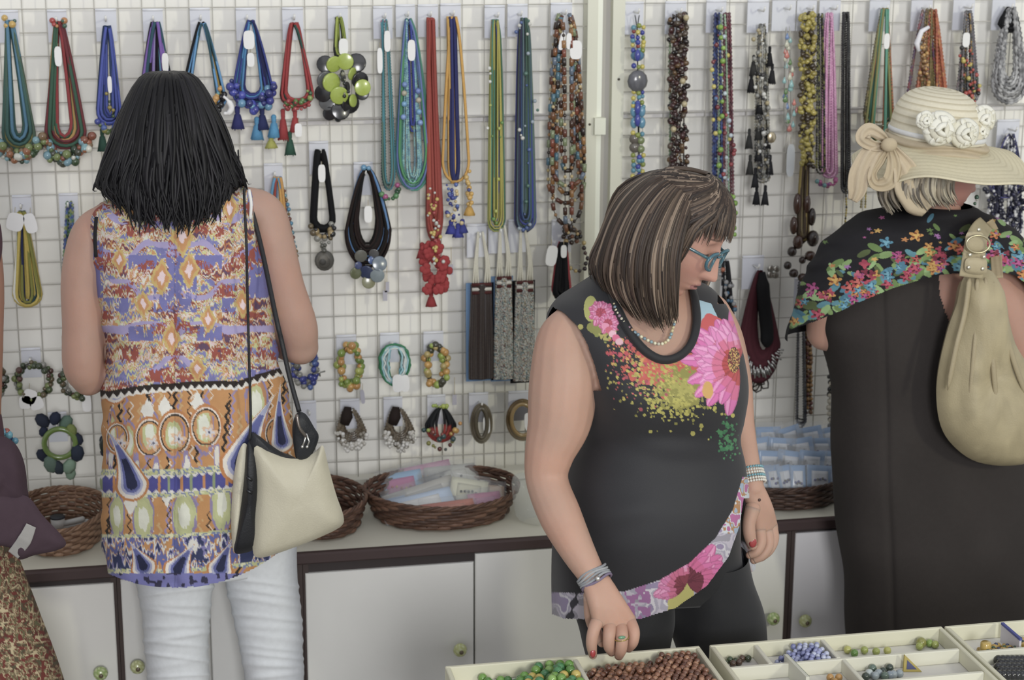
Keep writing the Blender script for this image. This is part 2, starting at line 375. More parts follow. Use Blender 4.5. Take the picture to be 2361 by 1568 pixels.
def tagp(par, x, y, w=13, h=34, rot=0., Y=-.062, c='#dcdcda'):
    p = PX(x, y, Y); s = 1/1000.; W, H = w*s/2, h*s/2; n = 16; ca, sa = math.cos(rot), math.sin(rot)
    O = []
    for k in range(n):
        a = 2*math.pi*k/n; u = W*np.sign(math.cos(a))*abs(math.cos(a))**.6; v = H*np.sign(math.sin(a))*abs(math.sin(a))**.6
        O.append((p[0]+u*ca-v*sa, p[1], p[2]+u*sa+v*ca))
    O = np.array(O); V = np.concatenate([O, O+[0, .0012, 0]]); F = [tuple(range(n))[::-1], tuple(range(n, 2*n))]+[(k, (k+1) % n, n+(k+1) % n, n+k) for k in range(n)]
    m = MB().add(V, F, c); m.tube([p+[0, .001, H*.8], PX(x, y-h*.5-14, Y+.02)], .0006, '#b9a878', 4)
    return m.build('price_tag', PAPER, par, smooth=False)
def tassel(par, x, y, L=40, w=16, c='#b3252b', Y=-.045):
    p = PX(x, y, Y); s = .001; m = MB()
    m.ball(p, w*.22*s, c); P = [p+[0, 0, z*s] for z in (0, -L*.2, -L*.25, -L*.6, -L)]
    m.tube(P, [w*.2*s, w*.2*s, w*.17*s, w*.33*s, w*.5*s], c, 10)
    for k in range(12):
        a = k*math.pi/6; e = p+[math.cos(a)*w*.5*s, math.sin(a)*w*.3*s, -L*s*rnd.uniform(.98, 1.08)]
        m.tube([p+[math.cos(a)*w*.2*s, math.sin(a)*w*.12*s, -L*.3*s], e], .0011, c, 4)
    return m.build('tassel', CORD, par)
def necklace(label, tx, ty, cx, by, w, specs, cat='necklace', name='necklace', group=None, jit=1., tag_=None, hang=True, extra=None):
    t = thing(name, label, cat, PX(tx, ty, NY), group)
    for sp in specs:
        kind, cols, n, r = sp[:4]; o = sp[4] if len(sp) > 4 else {}
        for k in range(n):
            f = (k+.5)/n
            ww = w*(o.get('wmin', .55)+(o.get('wmax', 1.)-o.get('wmin', .55))*f)+rnd.uniform(-2, 2)*jit
            bb = by-(1-f)*o.get('rise', 18)*jit+rnd.uniform(-3, 3)*jit+o.get('dyb', 0)
            tt = ty+rnd.uniform(-2, 6)*jit
            P = W3(U(tx+rnd.uniform(-3, 3)*jit+o.get('dx', 0), tt, cx+rnd.uniform(-2, 2)*jit+o.get('dx', 0), bb, max(ww, 2), pw=o.get('pw', .75), gap=o.get('gap', 4), arc=o.get('arc', .12)),
                   NY-rnd.uniform(0, .016)-o.get('fy', 0), .003, k)
            c = cols if o.get('mix', kind != 'cord') else [cols[k % len(cols)]]
            strand(t, P, kind, c, r, name=o.get('name'))
    for q in (tag_ or []): tagp(t, *q)
    return t
def cluster(par, pts, r, cols, n, Y=-.055, spread=6, seed=1, sizes=(.6, .8, 1., 1.15)):
    """big beads packed along a curve given in picture points"""
    rg = random.Random(seed); P = spline(np.array(pts, float), n)
    for x, y in P:
        p = PX(x+rg.uniform(-spread, spread), y+rg.uniform(-spread, spread), Y+rg.uniform(-.008, .008)); bead(par, p, round(r*rg.choice(sizes), 5), rg.choice(cols))
GRN = ['#5f7a3c', '#3f5c34', '#7d8f47', '#39503a', '#6a9aa8', '#8a6a40', '#c8c8b8', '#4a4f3c', '#a2622f', '#6fa0a8']
# 1, 2: collars of big beads on ribbons
t = necklace('teal, yellow and grey-green ribbon necklace with big bead collar, cut by the left edge', 22, 48, 44, 345, 36, [('cord', ['#3f6a62', '#4c6a5a', '#4a82a0', '#8a8440', '#3f665c', '#56705a', '#3c6056'], 13, .0042, {'wmin': .35, 'rise': 30, 'pw': 1.0, 'fy': .0})], jit=1.)
cluster(t, [(-6, 322), (8, 350), (40, 362), (70, 350), (88, 322)], .0085, GRN, 62, spread=12, seed=1, Y=-.064); cluster(t, [(12, 40), (16, 62), (34, 46), (30, 58)], .007, ['#c9a02f', '#3f6a62'], 5, spread=2)
t = necklace('crimson and dark green ribbon necklace with a big bead collar', 135, 50, 150, 345, 46, [('cord', ['#9c2f33', '#3f6a52', '#a33038', '#3c6650', '#b08a3a', '#3f6a52', '#7d3038'], 14, .0042, {'wmin': .38, 'rise': 30, 'pw': .95})], tag_=[(134, 130, 15, 42)])
cluster(t, [(104, 322), (118, 352), (150, 368), (184, 352), (202, 318)], .0085, GRN+['#8f4a2c', '#a8582c'], 66, spread=12, seed=2, Y=-.064); cluster(t, [(122, 46), (128, 60), (148, 46), (150, 60)], .0065, ['#b8302c', '#3f6a52', '#c07a2c'], 6, spread=2)
# 3
t = necklace('narrow cobalt and olive scarf necklace with a green tassel, left of the black hair', 246, 60, 252, 288, 28, [('cord', ['#27406a', '#3a4fa8', '#8a8a2c', '#3a50b0', '#2c4a58', '#3f53b5'], 14, .0034, {'wmin': .2, 'rise': 24, 'pw': .9})], tag_=[(253, 195, 9, 36)])
cluster(t, [(228, 280), (240, 298), (262, 298), (276, 284)], .006, ['#2c3fa0', '#5f7a3c', '#3a60b0', '#8a8a2c'], 18, spread=6, seed=3); tassel(t, 235, 300, 45, 22, '#2f5a4c'); cluster(t, [(248, 220), (256, 250), (262, 270)], .005, ['#9a8a2a', '#3f5c34'], 9, spread=5, seed=4)
# 4,5
t = necklace('purple, black and sky-blue ribbon necklace just over the black-haired head', 358, 52, 362, 240, 38, [('cord', ['#22222a', '#6a4aa8', '#8a7ab8', '#5a9ac0', '#2a5a6a', '#b08a3a', '#7a50b0'], 15, .0042, {'wmin': .1, 'pw': .9})], tag_=[(381, 144, 14, 40)])
t = necklace('black and sky-blue cord necklace spread wide with an orange bead end and white clip', 466, 52, 470, 262, 52, [('cord', ['#2a5a6a', '#4d93c8', '#1f1f24', '#b0902f', '#222226', '#7a78b0'], 9, .003, {'wmin': .66, 'pw': .95, 'rise': 10})])
cluster(t, [(507, 200), (500, 225), (488, 242)], .0068, ['#c8912c', '#d0a02f', '#5aa0a8'], 9, spread=3, seed=5); cluster(t, [(515, 215), (508, 240), (498, 258)], .0065, ['#1f1f24'], 8, spread=4, seed=6)
MB().tube(spline([PX(x, y, -.07) for x, y in [(515, 222), (526, 232), (534, 248), (528, 260), (516, 262)]], 14), [.003]*4+[.0065]*7+[.004]*3, '#dedede', 8).build('clip', PAPER, t)
# 6 blue balls
t = necklace('royal blue cord necklace with ball beads and blue tassels', 578, 48, 582, 245, 46, [('cord', ['#2c3070', '#2a3a90', '#2f80b8', '#23285a', '#8a9a4a', '#3090c0'], 20, .0028, {'wmin': .45, 'rise': 26, 'pw': .85})], tag_=[(574, 92, 24, 40), (578, 138, 16, 30)])
cluster(t, [(538, 195), (552, 225), (585, 248), (612, 235), (626, 200)], .0085, ['#2a35a0', '#1f2a80', '#3040b8', '#4f90b8', '#28307a'], 36, spread=12, seed=7)
for x, y, c in ((547, 250, '#2a2f78'), (592, 275, '#2f88b8'), (604, 252, '#26306a'), (631, 270, '#2f90c0'), (625, 318, '#a8a83a')): tassel(t, x, y, 44 if y < 300 else 22, 28, c)
# 7 red green
t = necklace('red and dark green ribbon necklace with red tassels', 678, 52, 686, 245, 36, [('cord', ['#a82a2c', '#b02c2e', '#2f5f52', '#a8282c', '#2c5a50'], 12, .0034, {'wmin': .66, 'rise': 14, 'pw': .8})])
cluster(t, [(664, 232), (680, 242), (704, 236), (716, 215)], .0055, ['#5f8a3c', '#3f6a44', '#8aa040', '#a82a2c'], 22, spread=7, seed=8); cluster(t, [(656, 244), (682, 252), (712, 244)], .0055, ['#b02c2e'], 12, spread=3, seed=9)
for x, y, L, c in ((652, 256, 62, '#a8282c'), (680, 258, 44, '#b02c2e'), (668, 308, 46, '#2f5f4c')): tassel(t, x, y, L, 24, c)
tagp(t, 688, 300, 16, 30)
# 8 disc necklace
t = necklace('lime and black disc necklace like a bunch of coins', 782, 40, 786, 130, 14, [('cord', ['#8a9a2c', '#26262a', '#a0b030'], 8, .003, {'wmin': .3})], tag_=[(792, 108, 20, 36)])
rg = random.Random(4)
for x, y, r, c in [(750, 148, 20, 'k'), (822, 145, 22, 'k'), (752, 185, 22, 'w'), (745, 215, 20, 'k'), (755, 235, 20, 'w'), (830, 185, 20, 'k'), (835, 215, 16, 'k'), (808, 240, 22, 'k'), (785, 255, 22, 'k'), (760, 262, 16, 'k'), (778, 268, 14, 'k'), (770, 148, 19, 'l'), (796, 142, 19, 'l'), (812, 170, 15, 'l'), (764, 190, 22, 'l'), (782, 220, 21, 'l'), (836, 202, 19, 'l'), (814, 232, 15, 'l'), (800, 200, 12, 'k'), (790, 178, 12, 'w')]:
    p = PX(x, y, -.05-(.016 if c == 'l' else rg.uniform(0, .01))); 
    bead(t, p, round(r*.00096, 5), {'l': '#a3b81f', 'k': '#26272b', 'w': '#5a5c5e'}[c], kind='disc', name='disc', rot=(rg.uniform(-.3, .3), 0, rg.uniform(-.5, .5) if r > 15 else .9))
cluster(t, [(790, 165), (795, 190), (800, 225)], .004, ['#c8c0a0', '#26272b', '#8a8a70'], 12, Y=-.075, seed=11)
# 9, 10
t = necklace('slim pink and teal cord necklace ending in green beads', 885, 46, 895, 445, 16, [('seed', ['#b07a98', '#a87898'], 2, .0032, {'wmin': .5, 'wmax': .9}), ('seed', ['#4a7a70', '#3f6f68'], 3, .003, {'wmin': .2}), ('cord', ['#3a8a98', '#5a7a6a'], 3, .002)], tag_=[(893, 95, 14, 46), (876, 140, 12, 56)])
cluster(t, [(880, 446), (895, 456), (915, 448), (915, 430)], .006, ['#3f7a44', '#4f9050', '#a8307a', '#2f5f3c'], 12, spread=4, seed=12)
t = necklace('wide aqua and green multi-strand necklace with loose glass beads', 942, 44, 952, 440, 40, [('cord', ['#4a8f78', '#4aa08a', '#6ab0a8', '#5a70b0', '#4f9a60', '#3f8a90'], 14, .0028, {'wmin': .7, 'rise': 20, 'pw': .7, 'arc': .2}), ('seed', ['#7ab8c0', '#68a8b8', '#8ac0b8', '#5a90a8'], 9, .0026, {'wmin': .1, 'wmax': .62, 'rise': 40}), ('cord', ['#2f3fa0', '#8a8a3a'], 4, .003, {'wmin': .1, 'wmax': .3, 'dyb': -130})], tag_=[(949, 116, 17, 46)])
for x, y, c in ((933, 195, '#5a80c0'), (932, 215, '#a8a088'), (932, 240, '#5a9ac8'), (930, 270, '#6a90d0'), (964, 210, '#5a78c0'), (965, 231, '#a8a088'), (966, 258, '#5a9ac8'), (969, 283, '#6a90d0')): bead(t, PX(x, y, -.066), .0065, c)
# 11 red
t = necklace('long brick-red cord necklace ending in red fabric flowers', 993, 42, 1002, 560, 17, [('cord', ['#a8402c', '#a33a2c', '#b0462f', '#98362a'], 16, .0036, {'wmin': .1, 'pw': 1.2, 'rise': 60})])
rg = random.Random(9)
for k in range(26):
    x = 1003+rg.uniform(-28, 36)*(1-.3*(k > 20)); y = 566+k*4.3+rg.uniform(-8, 8); m = MB(); p = PX(x, y, -.055+rg.uniform(-.012, .008))
    for a in range(5):
        an = a*1.257+rg.random(); m.ball(p+[.0065*math.cos(an), 0, .0065*math.sin(an)], .008, '#a81f24', (1, .35, 1), 7, 5)
    m.build('fabric_flower', CORD, t)
for x, y in ((963, 578), (984, 690)): tassel(t, x+10, y-14, 30, 26, '#a01f24')
cluster(t, [(998, 430), (1000, 500), (1006, 560), (1015, 610)], .0042, ['#c8b040', '#c0c0b8', '#b02c2e', '#c8a838'], 44, Y=-.072, spread=13, seed=13, sizes=(.7, .9, 1.1))
# 12 yellow navy
t = necklace('yellow and navy cord necklace with a mustard tassel', 1044, 40, 1050, 430, 14, [('cord', ['#c8982a', '#d0a02c'], 3, .0036, {'dx': -6, 'wmax': .4}), ('cord', ['#2a3070', '#262c68', '#2f3678'], 6, .004, {'wmax': .35}), ('cord', ['#d09a22'], 1, .0036, {'wmin': 2.2, 'wmax': 2.2})])
cluster(t, [(1045, 430), (1042, 470), (1052, 510)], .0045, ['#2a3fa0', '#c8b070', '#3a60b0', '#2a3590'], 46, spread=14, seed=14); cluster(t, [(1078, 400), (1082, 440), (1084, 470)], .0055, ['#d0a022', '#c8a038', '#2a3f90'], 18, spread=5, seed=15)
for x, y, c in ((1082, 470, '#c8981f'), (1040, 512, '#2a35a0'), (1056, 520, '#2a35a0'), (1066, 510, '#2a3590')): tassel(t, x, y, 26, 26, c)
# 13,14
t = necklace('fine-strand necklace in green, yellow and sage', 1141, 46, 1145, 535, 20, [('cord', ['#4a7a60', '#9aa03a', '#4a8a70', '#b0a838', '#7a78a0', '#5f8a4a', '#2f48c0', '#a8a040', '#4a808a'], 20, .0022, {'wmin': .05, 'pw': .45, 'rise': 30, 'arc': .05})])
cluster(t, [(1130, 158), (1132, 190), (1123, 313), (1158, 290), (1156, 300), (1140, 480), (1150, 520)], .004, ['#c8c8c0', '#6a9a3a', '#a8b03a'], 14, spread=6, seed=16)
t = necklace('fine-strand necklace in cobalt, sage and plum', 1208, 42, 1211, 535, 24, [('cord', ['#4a6a58', '#3a4a90', '#56707a', '#5f7a60', '#2f3fa8', '#3a3a58', '#4a6a60', '#3f5f90', '#56604a'], 24, .0023, {'wmin': .05, 'pw': .4, 'rise': 40, 'arc': .05})])
cluster(t, [(1190, 70), (1205, 52), (1222, 60), (1208, 180), (1236, 260), (1195, 300), (1216, 330), (1222, 440), (1200, 525), (1225, 520)], .0045, ['#8a9aa8', '#3f5fa0', '#4a7a6a', '#c0c0b8'], 26, spread=6, seed=17)
# 15 amber
AM = ['#7a4010', '#8a5614', '#6a3010', '#4a2812', '#8a3c18', '#a06c1c', '#2c1c14', '#7a4814', '#8a5014', '#5f7288', '#7c8a5c', '#3f7488']
t = necklace('heavy amber and brown tube-bead necklace beside the white post', 1303, 40, 1308, 470, 38, [], tag_=[(1328, 115, 28, 42), (1296, 95, 12, 40, -.2), (1312, 95, 12, 36)])
rg = random.Random(21)
for k, (w_, by_) in enumerate([(42, 470), (34, 520), (26, 450), (14, 400), (38, 430), (8, 545)]):
    P = resample(W3(U(1303+rg.uniform(-4, 4), 30+k*4, 1306+k, by_, w_, gap=10, pw=.45), NY-.004*k-.004, .003, k), .0195)
    MB().tube(P, .001, '#3a2a1c', 4).build('thread', CORD, t)
    for a, c_ in zip(P[:-1], P[1:]):
        d = c_-a; m = rg.random(); mid = (a+c_)/2
        if m < .72: bead(t, mid, .0052, rg.choice(AM), (1, 1, 1.7), 'tube', rot=(0, math.atan2(d[0], d[2]), 0))
        else: bead(t, mid, .0042, rg.choice(['#b09a50', '#c0a868', '#3a2a20', '#a07028']))
t2 = necklace('dark brown and gold bead strands dangling below the amber necklace', 1305, 520, 1318, 560, 22, [('bead', ['#7a4418', '#3a2418', '#b09048', '#221a18'], 3, .006, {'wmin': .5})])
# 16 right side
t = thing('necklace', 'single thick strand of yellow, cobalt and turquoise beads on black thread', 'necklace', PX(1470, 40, NY))
MB().tube(W3([(1464, 35), (1470, 70), (1472, 420)]), .0012, '#2a2a2a', 4).build('thread', CORD, t); MB().tube(W3([(1474, 35), (1468, 70), (1476, 420)]), .0012, '#2a2a2a', 4).build('thread', CORD, t)
rg = random.Random(5); y = 62
while y < 425:
    if 160 < y < 212: 
        if y < 172: bead(t, PX(1470, 187, -.05), .024, '#5f6068', (1, .35, 1.05))
        y = 213; continue
    q = rg.random()
    if 125 < y < 150: bead(t, PX(1470, y, -.045), .0165, '#3a78a0', (1, .5, .8)); bead(t, PX(1470, y, -.06), .007, '#2536a8', (1, 1, 2)); y += 24; continue
    if 255 < y < 285: bead(t, PX(1462, y, -.045), .009, '#4a8fb0', (1, .7, 1.5)); bead(t, PX(1480, y, -.045), .009, '#4a8fb0', (1, .7, 1.5)); bead(t, PX(1470, y-6, -.055), .007, '#2536a8', (1, 1, 2.2)); y += 26; continue
    if 312 < y < 345: bead(t, PX(1464, y, -.045), .014, '#6a6258', (1, .6, .9), kind='ball'); bead(t, PX(1478, y+4, -.05), .009, '#7a8a50', (1, .6, 1)); y += 20; continue
    for dx in (-11, 1, 11): bead(t, PX(1471+dx+rg.uniform(-2, 2), y+rg.uniform(-3, 3), -.045-.006*(dx == 1)), round(rg.choice([.0052, .006, .0065]), 5), rg.choice(['#c8b81f', '#2536a8', '#c8b828', '#2c3fb0', '#9a2f28', '#4a90a8', '#8a9a20']))
    y += 11
# 17 garnet chips
def chips(label, tx, y0, y1, w, cols, n, r, seed, name='necklace', sc=(1, .8, .8), m=None):
    t = thing(name, label, 'necklace', PX(tx, y0, NY)); rg = random.Random(seed)
    for k in range(4): MB().tube(W3([(tx-w*.6+k*w*.4, y0), (tx-w*.6+k*w*.4, y1)]), .0015, cols[0], 4).build('thread', CORD, t)
    cc = [(cols[rg.randrange(len(cols))], round(r*rg.choice([.7, 1., 1.25]), 5)) for _ in range(n)]
    for i, (c, r_) in enumerate(cc):
        y = y0+(y1-y0)*(i+.5)/n; bead(t, PX(tx+rg.uniform(-w, w), y, -.04-rg.uniform(0, .022)), r_, c, sc, rot=(rg.random()*3, rg.random()*3, 0))
    return t
t = chips('thick rope of garnet and brown chip beads with three gold balls', 1564, 32, 440, 21, ['#3a1f1a', '#2c1a18', '#4f2a1a', '#5a4a38', '#241814', '#6a4a1c', '#4a1f1f'], 290, .0065, 3)
for x, y in ((1582, 41), (1574, 187), (1578, 240), (1553, 298)): bead(t, PX(x, y, -.068), .0072, '#b0a070')
strand(t, W3([(1546, 50), (1544, 150), (1546, 260), (1544, 420)]), 'seed', ['#6a8a6a', '#5a7a3a', '#8a9a80'], .004)
# 18 lime multi
t = necklace('long loose strands of blue, maroon and lime dotted beads', 1666, 30, 1668, 540, 22, [('seed', ['#26357a', '#2a4a90', '#1f2a5a'], 3, .0042, {'dx': -11, 'wmax': .3, 'arc': .03}), ('seed', ['#6a2f3c', '#7a3040', '#5a2a3a', '#8a5a60'], 3, .0042, {'dx': 10, 'wmax': .3, 'arc': .03}), ('seed', ['#88a888', '#90b090', '#7a9a7a'], 1, .0036, {'wmin': .1, 'arc': .03})])
cluster(t, [(1664, 65), (1665, 130), (1664, 210), (1662, 300), (1658, 400), (1662, 470), (1690, 450), (1694, 500), (1692, 540)], .0062, ['#7fae1f', '#88b82a', '#90c030'], 22, spread=3, seed=31, sizes=(.9, 1., 1.1)); cluster(t, [(1680, 70), (1672, 260), (1685, 330), (1676, 420), (1684, 520)], .0055, ['#a8b8c8', '#b8c8d0', '#8a2f38', '#a83038', '#c0b030'], 34, spread=10, seed=32)
cluster(t, [(1655, 60), (1650, 200), (1655, 350), (1650, 480)], .005, ['#3f70a8', '#2a3f90', '#8a3038', '#c8b838'], 30, spread=9, seed=33)
# 19 grey charm
t = necklace('long grey chain necklace with small black tassels and one gold disc', 1758, 55, 1760, 420, 17, [('seed', ['#6a6a62', '#9a9a90', '#4a4a48', '#8a8268'], 7, .0032, {'wmin': .1, 'pw': .5, 'arc': .03})])
for x, y in ((1738, 130), (1775, 110), (1733, 170), (1781, 150), (1752, 220), (1770, 300), (1728, 300), (1750, 280), (1742, 390), (1776, 360), (1745, 430), (1765, 430), (1730, 360), (1750, 330)): tassel(t, x, y, 42, 18, rnd.choice(['#222226', '#2a2a2e', '#3a3a38']))
bead(t, PX(1779, 317, -.07), .011, '#c8b890', (1, .3, 1.2), m=METAL)
cluster(t, [(1750, 70), (1752, 200), (1764, 300), (1755, 400)], .0048, ['#8a8a82', '#c8c8c0', '#a89868', '#3a3a3c'], 60, spread=13, seed=35)
# 20 pastel
t = necklace('delicate chain with pastel teardrops in coral, blue and green', 1818, 62, 1819, 300, 12, [('cord', ['#a8a8a0'], 4, .0009, {'wmin': .1})]); rg = random.Random(8)
for k in range(26):
    f = k/26; bead(t, PX(1819+rg.uniform(-1, 1)*(7+16*f), 85+220*f, -.045-rg.uniform(0, .01)), round(rg.choice([.0055, .007]), 5), rg.choice(['#c87068', '#5a80b8', '#5f8a4a', '#b8b8a0', '#7ab0b0', '#c86a5a']), kind='drop')
tagp(t, 1823, 370, 20, 78, 0, -.02, '#cfd6da')
# 21 mustard, 22 black seeds, 23 pink, 24 black long
chips('thick rope of mustard and brown chip beads', 1861, 30, 385, 17, ['#a8981f', '#b0a020', '#98881c', '#4a3a18', '#3a2a14', '#a89a28'], 240, .0065, 12)
necklace('olive and black seed strand tucked behind the pink necklace', 1893, 30, 1894, 400, 8, [('seed', ['#2a2a1c', '#7a7a28', '#1f1f1c'], 4, .003, {'wmin': .1, 'arc': .03})])
t = necklace('bubblegum pink seed-bead necklace with magenta end beads', 1912, 30, 1911, 412, 17, [('seed', ['#c880b0', '#c078a8', '#d090b8'], 11, .0030, {'wmin': .05, 'pw': .4, 'arc': .04})])
cluster(t, [(1886, 415), (1900, 428), (1918, 424), (1930, 412)], .005, ['#a8287a', '#8a3a90', '#4a8a8a', '#b03080'], 20, spread=4, seed=36)
t = necklace('long black seed-bead strands left of the straw hat', 1950, 28, 1948, 445, 11, [('seed', ['#2a2a2c', '#3a3a38', '#1c1c20'], 8, .0026, {'wmin': .05, 'pw': .4, 'arc': .03})])
strand(t, W3([(1950, 430), (1952, 480), (1948, 520)]), 'seed', ['#b09a28', '#3a3a38'], .003)
# 25 gold collar
t = necklace('gold chain necklace with coral and teal bib, partly behind the straw hat', 2041, 18, 2026, 300, 34, [('seed', ['#6a6238', '#8a7a3a', '#5a5234'], 4, .0034, {'wmin': .85, 'pw': 1.0}), ('cord', ['#4a9a80', '#b06030', '#8a8a4a', '#5aa088'], 14, .003, {'wmin': .3, 'fy': .004, 'dyb': 40, 'pw': 1.})], tag_=[(2045, 95, 14, 36)])
strand(t, W3([(1996, 250), (1990, 400), (1985, 480)]), 'seed', ['#b09a28', '#8a7a30'], .003); strand(t, W3([(2004, 250), (1998, 400), (1995, 480)]), 'seed', ['#c0a830', '#8a7a30'], .003)
# 26 orange
t = necklace('fan of orange and copper faceted beads above the straw hat', 2142, 20, 2138, 265, 40, [('seed', ['#7a6a2c', '#8a7230', '#6a5a2a'], 6, .0034, {'wmin': .05, 'wmax': .45}), ('seed', ['#b8541f', '#c0601f', '#a84a1c', '#c07a28'], 9, .0042, {'wmin': .3, 'wmax': 1., 'dx': 9, 'dyb': -4, 'pw': .9}), ('seed', ['#8a3040', '#5a3a60', '#6a5040'], 3, .0036, {'wmin': .8, 'dx': -8, 'pw': .9})])
for k in range(46):
    rg = random.Random(k); a = rg.random(); bead(t, PX(2128+rg.uniform(-12, 12)*(.3+a)+(a*6), 75+a*145, -.06), .005, rg.choice(['#8a6020', '#c09030', '#7a4a1c']))
MB().tube(W3([(2142, 62), (2125, 72), (2114, 100), (2118, 118)], -.066), [.004, .006, .007, .004], '#dadae0', 8).build('plastic_clip', PAPER, t)
# 27 grey coral
t = necklace('grey seed-bead strands dotted coral and lime right of the orange fan', 2233, 25, 2233, 245, 26, [('seed', ['#6a5a30', '#b08a30', '#5a5a58'], 6, .003, {'wmin': .1, 'wmax': .6}), ('seed', ['#5a5a60', '#6a6a70', '#4a4a50', '#7a6a70'], 9, .0034, {'wmin': .1, 'pw': .8})], tag_=[(2228, 92, 18, 34)])
cluster(t, [(2222, 120), (2235, 170), (2245, 210), (2228, 240)], .005, ['#b83a28', '#c04830', '#3a4a3a', '#c0b030', '#2a2a2c'], 44, spread=18, seed=41)
# 28 silver
t = necklace('silver chainmail necklace with black cords at the top right corner', 2332, 18, 2326, 240, 40, [('cord', ['#1c1c20'], 8, .004, {'wmin': .2, 'wmax': .6, 'dyb': -165}), ('seed', ['#8a8a8c', '#a8a8a8', '#6a6a6c'], 20, .0056, {'wmin': .30, 'pw': .75, 'rise': 60, 'name': 'chain', 'arc': .2})])
# 29 navy dotted right
t = necklace('navy bead bib with white dots at the right edge, behind the scarf', 2330, 310, 2318, 560, 42, [('cord', ['#3a3a78', '#8a8a8c', '#4a4a88'], 8, .002, {'wmin': .5, 'dyb': -100}), ('seed', ['#23264a', '#2a2c50', '#c8c8c8', '#20223c', '#1c1e38'], 16, .0044, {'wmin': .1, 'pw': .6, 'rise': 60, 'arc': .15})])
cluster(t, [(2285, 430), (2300, 480), (2320, 530), (2345, 480), (2355, 440)], .0055, ['#23264a', '#d0d0d0', '#1c1e38', '#2a2c58'], 70, spread=16, seed=43)
# row two
necklace('yellow, white and navy cord necklace in the second row at the left', 50, 488, 63, 705, 34, [('cord', ['#c0a828', '#d8d8d0', '#2a3560', '#c8b030', '#8a8a28', '#dcdcd4', '#c0a828', '#2a5560'], 15, .0038, {'wmin': .1, 'pw': 1.05, 'rise': 10})], tag_=[(35, 512, 36, 40, -.3), (70, 515, 26, 44, .2)])
necklace('blue and green striped necklace half hidden by the left upper arm', 160, 465, 158, 680, 14, [('seed', ['#3a60a8', '#4a8a5a', '#8a9a48', '#2a3f80'], 6, .004, {'wmin': .1})])
t = necklace('black velvet necklace with a shell medallion', 738, 345, 745, 530, 24, [('cord', ['#141519'], 7, .0062, {'wmin': .86, 'wmax': 1.02, 'pw': .8, 'rise': 4, 'fy': .0})], tag_=[(742, 400, 16, 40)])
cluster(t, [(720, 522), (735, 545), (755, 545), (770, 522)], .0068, ['#6a5a38', '#26262a', '#8a8a80', '#3a3a38', '#a08850'], 26, spread=7, seed=45); cluster(t, [(738, 560), (745, 575), (755, 562)], .005, ['#8a8a80', '#5a5a50'], 8, spread=4, seed=46)
p = PX(745, 600, -.055); m = MB()
for k in range(5): m.ball(p+[rnd.uniform(-.003, .003), -.002*k, rnd.uniform(-.003, .003)], .022-.0035*k, ['#5c5a52', '#6a665c', '#55524a', '#706c60', '#4a4842'][k], (1, .35, 1.08), 14, 8)
m.build('medallion', LEATHER, t)
t = necklace('black and blue leather-cord necklace with painted stone discs', 845, 390, 848, 615, 54, [('cord', ['#1c1816', '#2a1c1a', '#4a80b8', '#1c1a1c', '#2c1f1c'], 17, .0036, {'wmin': .42, 'pw': .7, 'rise': 50, 'arc': .35})], tag_=[(849, 494, 18, 38)])
for x, y, r, c in ((832, 590, 15, '#6a6a60'), (862, 585, 12, '#5a5a5c'), (875, 608, 18, '#6a7a88'), (845, 628, 17, '#2f3f68'), (820, 630, 14, '#6a7048'), (870, 635, 17, '#7a8a90'), (850, 650, 16, '#8a8a60'), (858, 600, 10, '#3a60a0'), (826, 612, 9, '#3a4a80')):
    bead(t, PX(x, y, -.06-rnd.uniform(0, .01)), round(r*.00096, 5), c, kind='disc', name='stone_disc', rot=(rnd.uniform(-.3, .3), 0, rnd.uniform(-.3, .3)))
cluster(t, [(840, 385), (850, 388)], .007, ['#4a90b8'], 2, spread=2)
necklace('orange, red and turquoise cord necklace just behind the bare right shoulder', 640, 408, 640, 560, 22, [('cord', ['#4a9ac8', '#c8902c', '#a83a28', '#4a90b8', '#d09a2c'], 9, .0036, {'wmin': .3})])
t = thing('necklace', 'turquoise and rust bead strand peeking out beside the right upper arm', 'necklace', PX(668, 490, NY)); strand(t, W3([(655, 440), (668, 500), (678, 560), (684, 590)]), 'bead', ['#3a8ab0', '#8a6a2c', '#7a3a28', '#5a90a0'], .005)
